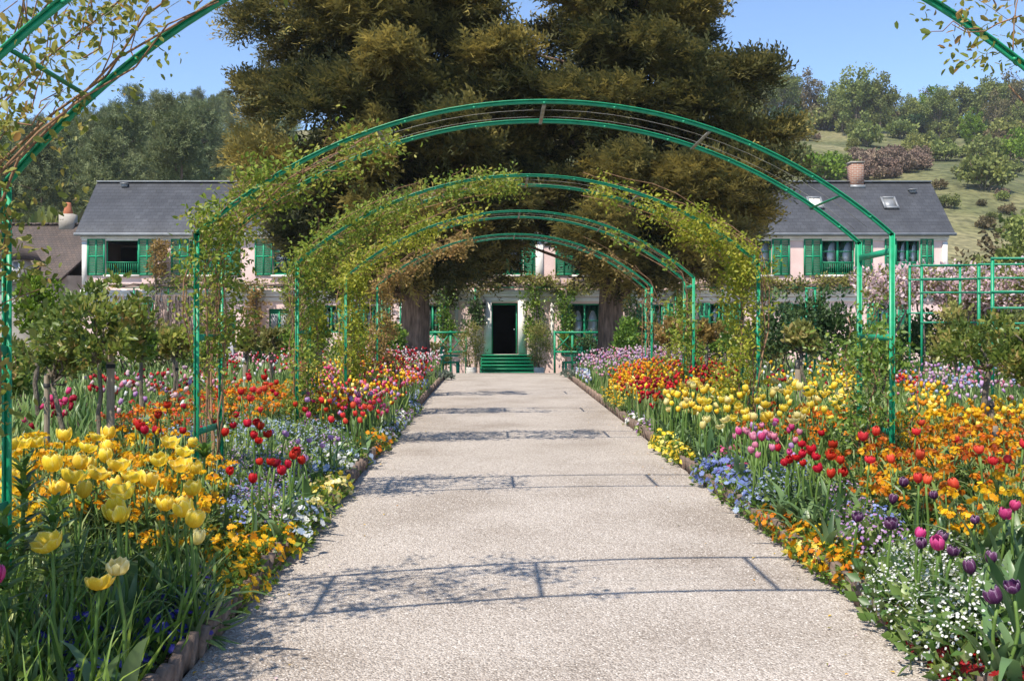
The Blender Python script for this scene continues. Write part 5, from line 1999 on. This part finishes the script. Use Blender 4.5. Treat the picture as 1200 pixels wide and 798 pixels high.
plants('pansy', ['yellow'], [(755, 508), (775, 504), (808, 530), (806, 552), (785, 540), (762, 524)], 22, .14, 'pansy', 'bright yellow pansy clump hanging over the kerb', 'pansy', 'bright yellow pansies at the kerb', .10, .9, 1.3)
plants('pansy', ['sky', 'lilac', 'white'], [(728, 480), (760, 478), (768, 494), (745, 504)], 13, .13, 'pansy', '# pansy clump before the yellow drift', 'pansy', '# pansies before the yellow drift', .10)
plants('pansy', ['blue', 'blue', 'sky'], [(812, 540), (850, 528), (905, 552), (915, 580), (880, 588), (835, 575)], 34, .15, 'pansy', '# pansy clump under the pink tulips', 'pansy', '# pansies under the pink tulips', .10, .9, 1.25)
plants('pansy', ['orange', 'orange', 'rust'], [(878, 592), (930, 602), (960, 625), (1010, 660), (1000, 690), (950, 660), (890, 618)], 26, .12, 'pansy', '# viola clump trailing along the kerb', 'pansy', '# violas along the kerb', .09, .65, 1.0)
plants('pansy', ['yellow', 'amber'], [(940, 618), (985, 605), (1010, 640), (965, 668), (945, 650)], 16, .14, 'pansy', '# pansy clump amid the orange violas', 'pansy', '# pansies amid orange violas', .10, .8, 1.1)
plants('pansy', ['white'], [(1008, 695), (1030, 690), (1112, 738), (1112, 760), (1080, 750), (1020, 715)], 11, .13, 'pansy', 'pure white pansy clump at the kerb', 'pansy', 'white pansies at the kerb', .10, .7, 1.0)
plants('pansy', ['crimson'], [(1050, 710), (1075, 712), (1150, 740), (1200, 752), (1200, 798), (1160, 798), (1095, 748)], 24, .12, 'primula', 'dark red primula clump near the white pansies', 'primula', 'red primulas at the kerb', .09, .7, 1.0)
plants('forget', ['white'], [(1046, 640), (1082, 625), (1150, 660), (1165, 700), (1146, 732), (1100, 722), (1044, 682)], 42, .22, 'forget_me_not', 'white forget-me-not mound among purple tulips', 'forget-me-not', 'white forget-me-nots', .10, .9, 1.3)
plants('forget', ['blue', 'sky'], [(905, 530), (940, 545), (930, 580), (900, 570)], 10, .2, 'forget_me_not', '# forget-me-not tuft between pansies and red tulips', 'forget-me-not', '# forget-me-nots by red tulips', .12)

plants('pansy', ['sky', 'white', 'lilac', 'sky'], [(436, 520), (462, 488), (486, 468), (492, 470), (466, 504), (446, 528)], 22, .13, 'pansy', '# pansy clump in the far kerb row beyond the coral tulips', 'pansy', '# pansies in the far kerb row', .12, .8, 1.2)
plants('forget', ['sky', 'lilac'], [(345, 500), (380, 492), (400, 505), (385, 522), (350, 520)], 18, .2, 'forget_me_not', '# forget-me-not tuft behind the lilac tulips', 'forget-me-not', '# forget-me-nots behind lilac tulips', .14, .8, 1.2)
plants('forget', ['sky', 'blue'], [(700, 468), (730, 480), (760, 505), (752, 508), (722, 490), (700, 474)], 16, .18, 'forget_me_not', '# forget-me-not tuft on the kerb before the orange drift', 'forget-me-not', '# forget-me-nots before the orange drift', .14, .7, 1.0)
plants('wall', ['amber', 'yellow'], [(690, 464), (712, 458), (730, 470), (716, 478)], 12, .22, 'wallflower', 'low # wallflower at the kerb end of the orange drift', 'wallflower', 'low # wallflowers by the orange drift', .14, .6, .8)
plants('wall', ['rust', 'amber'], [(355, 470), (400, 466), (395, 484), (360, 488)], 16, .3, 'wallflower', '# wallflower between the coral and the red tulips', 'wallflower', '# wallflowers between coral and red tulips', .14)
tulips_poly([(345, 470), (440, 462), (436, 480), (350, 486)], 14, .42, .066, ['magenta', 'lilac', 'red'], [0], '# tulip mixed among the coral cluster', '# tulips mixed among the coral cluster', .12)
plants('forget', ['blue', 'sky', 'lilac'], [(240, 540), (300, 520), (345, 545), (320, 600), (262, 605)], 24, .22, 'forget_me_not', '# forget-me-not filling in behind the golden pansies', 'forget-me-not', '# forget-me-nots behind golden pansies', .12, .9, 1.25)
plants('wall', ['orange', 'rust', 'coral'], [(130, 486), (200, 470), (260, 470), (250, 486), (140, 500)], 24, .32, 'wallflower', '# wallflower among the trunks of the standard roses', 'wallflower', '# wallflowers among the rose trunks', .16)
plants('pansy', ['magenta', 'lilac', 'pink'], [(838, 520), (870, 508), (900, 540), (870, 552)], 14, .2, 'pansy', '# pansy clump below the pink tulip patch', 'pansy', '# pansies below the pink patch', .12, .9, 1.3)
plants('forget', ['blue', 'lilac'], [(985, 565), (1040, 590), (1030, 625), (985, 600)], 14, .22, 'forget_me_not', '# forget-me-not at the edge of the flame-coloured mass', 'forget-me-not', '# forget-me-nots at the flame mass edge', .14, .9, 1.2)
# petals dropped on the gravel beside the kerbs
q = G()
for sgn, e in ((-1, PX0), (1, PX1)):
    n_ = 110
    X = e - sgn * rng.random(n_) ** 2.2 * .5 - sgn * .03
    Y = 3.4 + rng.random(n_) * 12
    d = rng.normal(size=(n_, 3))
    d[:, 2] *= .1
    inst(q, LEAF_V, LEAF_F, np.stack([X, Y, g(Y) + .012], 1), basis(d, np.array([(0, 0, 1.)] * n_)), rng.uniform(.015, .032, n_), rng.random(n_), rng.integers(0, 4, n_ * 2))
tag(q.build('fallen_petals', ['pet_amber', 'pet_white', 'leaf_olive', 'pet_palepink']), 'petals and bits of leaf dropped on the gravel edges', 'petals', kind='stuff')

# crown imperials: whorled leaves on thick stems
def crown_imperial(px, py, h, label, tuft_only=False):
    x, y, z = on_ground(px, py, h)
    o = thing('crown_imperial', label, 'lily plant', (x, y, z))
    q = G()
    q.tube(wiggle((0, 0, -.05), (0, 0, h), 6, .01), np.linspace(.012, .008, 6), 8, rnd=.7)
    q.build('stem', 'stem_green', o)
    q = G()
    n_ = 54 if not tuft_only else 26
    t = np.sort(rng.uniform(.35 if not tuft_only else .9, 1, n_))
    a = np.arange(n_) * 2.4
    d = np.stack([np.cos(a), np.sin(a), .25 + .9 * (t - .4)], 1)
    pos = np.stack([np.zeros(n_), np.zeros(n_), t * h], 1)
    L = rng.uniform(.11, .17, n_) * (1.15 - .4 * t)
    inst(q, BLADE_V, BLADE_F, pos, basis(d, np.array([(0, 0, 1.)] * n_)), np.stack([L * 2.6, L, L], 1), rng.random(n_))
    q.build('leaves', 'leaf_mid', o)


crown_imperial(28, 545, .62, 'tall crown imperial with whorled glossy leaves before the amber wallflowers')
crown_imperial(62, 590, .55, 'shorter crown imperial next to the widest open tulip')
crown_imperial(5, 600, .58, 'leafy crown imperial at the end of the amber wallflowers')
crown_imperial(240, 527, .5, 'crown imperial with spiky leaf tuft beside the blue drift', True)
crown_imperial(100, 560, .45, 'young crown imperial between yellow tulips')

# ------------------------------------------------------------ flowers: distant masses (stuff)
egg = np.array([(.0, 0, 0), (.42, 0, .3), (0, .42, .3), (-.42, 0, .3), (0, -.42, .3), (.3, .3, .85), (-.3, .3, .9), (-.3, -.3, .85), (.3, -.3, .9), (0, 0, .8)])
eggf = [(0, 2, 1), (0, 3, 2), (0, 4, 3), (0, 1, 4), (1, 2, 5), (2, 3, 6), (3, 4, 7), (4, 1, 8), (5, 2, 6), (6, 3, 7), (7, 4, 8), (8, 1, 5), (5, 6, 9), (6, 7, 9), (7, 8, 9), (8, 5, 9)]
far_g = {}
far_st = G()


def far_flowers(poly, n, h, cols, size=.055, hj=.28):
    pts = sample(poly, int(n * 1.2), h)
    for x, y, z in pts:
        c = random.choice(cols)
        hh = h * random.uniform(1 - hj, 1 + hj)
        far_g.setdefault(c, []).append((x, y, z + hh, size * random.uniform(.8, 1.15)))
    P = np.array(pts)
    if len(P):
        N = len(P)
        d = np.stack([rng.normal(0, .12, N), rng.normal(0, .12, N), np.ones(N)], 1)
        inst(far_st, BLADE_V, BLADE_F, P, basis(d), np.stack([np.full(N, .25), np.full(N, h), np.full(N, h)], 1), rng.random(N))


far_flowers([(350, 436), (400, 422), (478, 424), (490, 442), (482, 458), (440, 462), (372, 462)], 420, .45, ['yellow', 'yellow', 'amber', 'yellow', 'orange', 'coral', 'pink', 'magenta'])
far_flowers([(375, 452), (470, 452), (455, 478), (385, 480), (350, 470)], 210, .40, ['coral', 'magenta', 'pink', 'rust', 'lilac', 'yellow'])
far_flowers([(395, 424), (430, 410), (500, 414), (500, 430), (440, 434)], 300, .5, ['crimson', 'red', 'palepink', 'crimson', 'coral'])
far_flowers([(420, 412), (500, 404), (528, 420), (520, 430), (470, 420)], 160, .5, ['palepink', 'mauve', 'white', 'pink'])
far_flowers([(470, 432), (512, 430), (512, 446), (480, 450)], 130, .42, ['pink', 'palepink', 'coral', 'orange'])
far_flowers([(490, 448), (508, 444), (505, 458), (492, 466)], 40, .22, ['amber', 'rust', 'sky'], .06)
far_flowers([(478, 462), (495, 458), (490, 480), (476, 486)], 60, .18, ['sky', 'white', 'sky'], .05)
far_flowers([(255, 416), (350, 412), (350, 436), (255, 440)], 170, .5, ['pink', 'crimson', 'palepink', 'red', 'white'])
far_flowers([(350, 425), (380, 418), (380, 432), (350, 440)], 50, .45, ['coral', 'yellow'])
far_flowers([(100, 446), (255, 436), (255, 448), (100, 458)], 120, .45, ['palepink', 'mauve', 'crimson', 'coral'])
far_flowers([(664, 425), (700, 412), (800, 410), (800, 424), (740, 426), (690, 440), (668, 440)], 520, .5, ['mauve', 'palepink', 'mauve', 'lilac', 'pink'])
far_flowers([(664, 432), (690, 436), (694, 450), (678, 452)], 90, .25, ['sky', 'mauve', 'white', 'sky'], .06)
far_flowers([(696, 448), (730, 432), (775, 424), (800, 428), (770, 440), (720, 454)], 330, .46, ['orange', 'orange', 'orange', 'coral', 'amber'])
far_flowers([(690, 462), (720, 448), (745, 446), (735, 462), (702, 470)], 120, .32, ['amber', 'orange', 'yellow'])
far_flowers([(716, 450), (760, 442), (800, 440), (770, 456), (725, 464)], 130, .42, ['yellow', 'amber', 'yellow', 'crimson'])
far_flowers([(728, 462), (770, 436), (830, 426), (870, 440), (868, 452), (800, 456), (765, 470), (735, 474)], 420, .46, ['crimson', 'red', 'crimson', 'red', 'amber', 'rust'])
far_flowers([(890, 432), (1000, 424), (1000, 446), (900, 450)], 110, .42, ['amber', 'crimson', 'yellow', 'white'])
far_flowers([(975, 440), (1002, 436), (1002, 456), (975, 456)], 60, .42, ['amber', 'yellow'])
far_flowers([(1062, 462), (1110, 456), (1110, 478), (1065, 482)], 70, .42, ['yellow', 'amber', 'yellow', 'orange'])
far_flowers([(1050, 432), (1200, 428), (1200, 456), (1140, 466), (1050, 452)], 240, .42, ['lilac', 'pink', 'mauve', 'sky', 'palepink'])
far_flowers([(1052, 440), (1075, 440), (1075, 465), (1055, 465)], 30, .42, ['orange', 'coral'])
far_flowers([(1130, 490), (1200, 474), (1200, 492), (1140, 502)], 40, .4, ['yellow', 'amber'])
for a_ in FAR_EXTRA:
    far_flowers(*a_, size=.068)
far_flowers([(768, 462), (840, 444), (905, 450), (1000, 462), (1000, 476), (860, 476), (765, 480)], 70, .46, ['yellow', 'yellow', 'cream'], .07)
FARLAB = {'cream': 'cream', 'yellow': 'bright yellow', 'amber': 'amber', 'orange': 'orange', 'coral': 'coral-red', 'pink': 'pink', 'magenta': 'magenta', 'rust': 'rust', 'lilac': 'lilac', 'crimson': 'dark crimson', 'red': 'red',
          'palepink': 'pale pink', 'mauve': 'mauve', 'white': 'white', 'sky': 'pale blue'}
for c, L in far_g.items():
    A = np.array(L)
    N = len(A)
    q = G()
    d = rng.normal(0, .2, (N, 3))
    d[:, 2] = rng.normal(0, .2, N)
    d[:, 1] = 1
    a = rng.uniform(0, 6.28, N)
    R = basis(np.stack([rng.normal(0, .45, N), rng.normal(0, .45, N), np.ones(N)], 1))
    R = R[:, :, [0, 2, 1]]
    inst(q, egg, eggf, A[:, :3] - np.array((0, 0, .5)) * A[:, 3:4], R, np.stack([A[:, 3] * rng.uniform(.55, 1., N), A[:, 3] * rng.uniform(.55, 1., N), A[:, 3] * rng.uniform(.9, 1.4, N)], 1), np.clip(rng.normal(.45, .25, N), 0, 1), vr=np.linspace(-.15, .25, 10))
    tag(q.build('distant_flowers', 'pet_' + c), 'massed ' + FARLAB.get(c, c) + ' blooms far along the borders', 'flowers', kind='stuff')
tag(far_st.build('distant_stems', 'blade'), 'upright green stems under the far flower masses', 'foliage', kind='stuff')

# ------------------------------------------------------------ leaf cover of the borders (stuff)
def cover(name, label, n, xf, yf, hf, wf, matname, lean=.35, dens=None):
    X, Y = xf(n), yf(n)
    z = ground_z(X, Y)
    d = np.stack([rng.normal(0, lean, n), rng.normal(0, lean, n), np.ones(n)], 1)
    h = hf(X, Y) * rng.uniform(.5, 1.2, n)
    q = G()
    cl = np.clip(.5 + .25 * np.sin(X * 3.1 + Y * 1.7) + .2 * np.sin(X * 7 - Y * 4.3) + rng.normal(0, .2, n), 0, 1)
    inst(q, BLADE_V, BLADE_F, np.stack([X, Y, z - .01], 1), basis(d, rng.normal(size=(n, 3)) + np.array((0, -.8, .2))), np.stack([wf * rng.uniform(.6, 1.4, n), h, h], 1), cl)
    return tag(q.build(name, matname), label, 'foliage', kind='stuff')


def side_x(sgn, a, b):
    e = PX0 if sgn < 0 else PX1
    return lambda n: e + sgn * (a + (b - a) * rng.random(n) ** 1.1)


def hgt(X, Y):
    d = np.maximum(PX0 - X, X - PX1)
    return .09 + .21 * sstep(.05, .9, d)


for sgn, lab in ((-1, 'under the yellow tulips'), (1, 'under the flame-coloured wallflowers')):
    cover('border_leaves', 'mixed narrow green leaves ' + lab, 15000, side_x(sgn, .12, 2.6), lambda n: 2.6 + rng.random(n) ** 1.25 * 9.5, hgt, .14, 'blade')
    cover('border_leaves', 'massed green leaves further along the border ' + lab, 15000, side_x(sgn, .03, 3.2), lambda n: 11 + rng.random(n) * 15, lambda X, Y: hgt(X, Y) * 1.1, .22, 'blade')
    cover('garden_leaves', 'rough green growth beyond the border ' + lab, 12000, side_x(sgn, 2.6, 12.5), lambda n: 5 + rng.random(n) * 21, lambda X, Y: np.full(len(X), .34), .30, 'blade')
# broad low leaves
for sgn, lab in ((-1, 'below the red tulips'), (1, 'below the bright red tulips')):
    n_ = 9000
    X = side_x(sgn, .22, 2.4)(n_)
    Y = 2.6 + rng.random(n_) ** 1.2 * 11
    d = rng.normal(size=(n_, 3))
    d[:, 2] = np.abs(d[:, 2]) * .5 + .2
    q = G()
    inst(q, LEAF2_V, LEAF2_F, np.stack([X, Y, ground_z(X, Y) + rng.uniform(0, .8, n_) * hgt(X, Y) * .6], 1), basis(d, np.array([(0, 0, 1.)] * n_) + rng.normal(0, .3, (n_, 3))), rng.uniform(.04, .09, n_), rng.random(n_))
    tag(q.build('low_leaves', 'leaf_mid'), 'small broad leaves covering the soil ' + lab, 'foliage', kind='stuff')
# long arching grassy leaves in the shaded corner
n_ = 220
pts = np.array(sample([(0, 650), (120, 620), (230, 640), (235, 700), (180, 798), (0, 798)], n_, .25))
N = len(pts)
d = np.stack([rng.normal(.25, .35, N), rng.normal(-.1, .3, N), np.ones(N)], 1)
h = rng.uniform(.22, .44, N)
q = G()
inst(q, BLADE_V, BLADE_F, pts, basis(d, rng.normal(size=(N, 3)) + np.array((.3, -.8, .2))), np.stack([rng.uniform(.08, .2, N), h, h * 1.4], 1), rng.random(N))
tag(q.build('long_leaves', 'leaf_mid'), 'long arching grassy leaves in the shaded corner of the border', 'foliage', kind='stuff')
# broad strap-leaf clumps of tulips: individual plants without bloom
def leaf_clumps(poly, n, L, label, group):
    for x, y, z in sample(poly, n, L * .7, mind=.12):
        o = thing('tulip_leaves', label, 'leaf clump', (x, y, z), random.uniform(0, 6.28), group)
        for i in range(5):
            l_ = L * random.uniform(.7, 1.15)
            link('leaf', random.choice(LEAFM), o, (random.uniform(-.02, .02), random.uniform(-.02, .02), -.02), (random.uniform(-.1, .3), 0, i * 1.26 + random.uniform(-.4, .4)), (l_ * .75, l_, l_))


leaf_clumps([(905, 560), (985, 560), (1010, 600), (960, 620), (900, 595)], 24, .34, 'clump of broad grey-green tulip leaves below the bright red tulips', 'broad leaf clumps below red tulips')
leaf_clumps([(1130, 620), (1200, 600), (1200, 740), (1170, 735), (1140, 680)], 14, .44, 'clump of wide blue-green tulip leaves beside the magenta tulips', 'wide leaf clumps by magenta tulips')
leaf_clumps([(120, 620), (220, 640), (240, 680), (150, 720), (90, 690)], 14, .30, 'clump of arching tulip leaves above the dark blue violas', 'leaf clumps above the violas')
leaf_clumps([(120, 470), (260, 462), (250, 480), (120, 492)], 16, .36, 'clump of pale tulip leaves round the standard rose trunks', 'leaf clumps round the rose trunks')
leaf_clumps([(760, 500), (860, 505), (850, 535), (800, 530)], 16, .28, 'clump of slim leaves under the yellow drift', 'leaf clumps under the yellow drift')

# ------------------------------------------------------------ thin spring haze over garden and hill
m = bpy.data.materials.new('haze')
m.use_nodes = True
n = m.node_tree.nodes
n.remove(n['Principled BSDF'])
pv_ = n.new('ShaderNodeVolumePrincipled')
pv_.inputs['Color'].default_value = (.86, .92, 1.0, 1)
pv_.inputs['Density'].default_value = 0.0002
m.node_tree.links.new(pv_.outputs[0], n['Material Output'].inputs['Volume'])
MATS['haze'] = m
q = G()
q.box((0, 345, 50), (1080, 740, 104))
tag(q.build('haze', 'haze'), 'thin pale spring haze over the garden and hillside', kind='stuff')
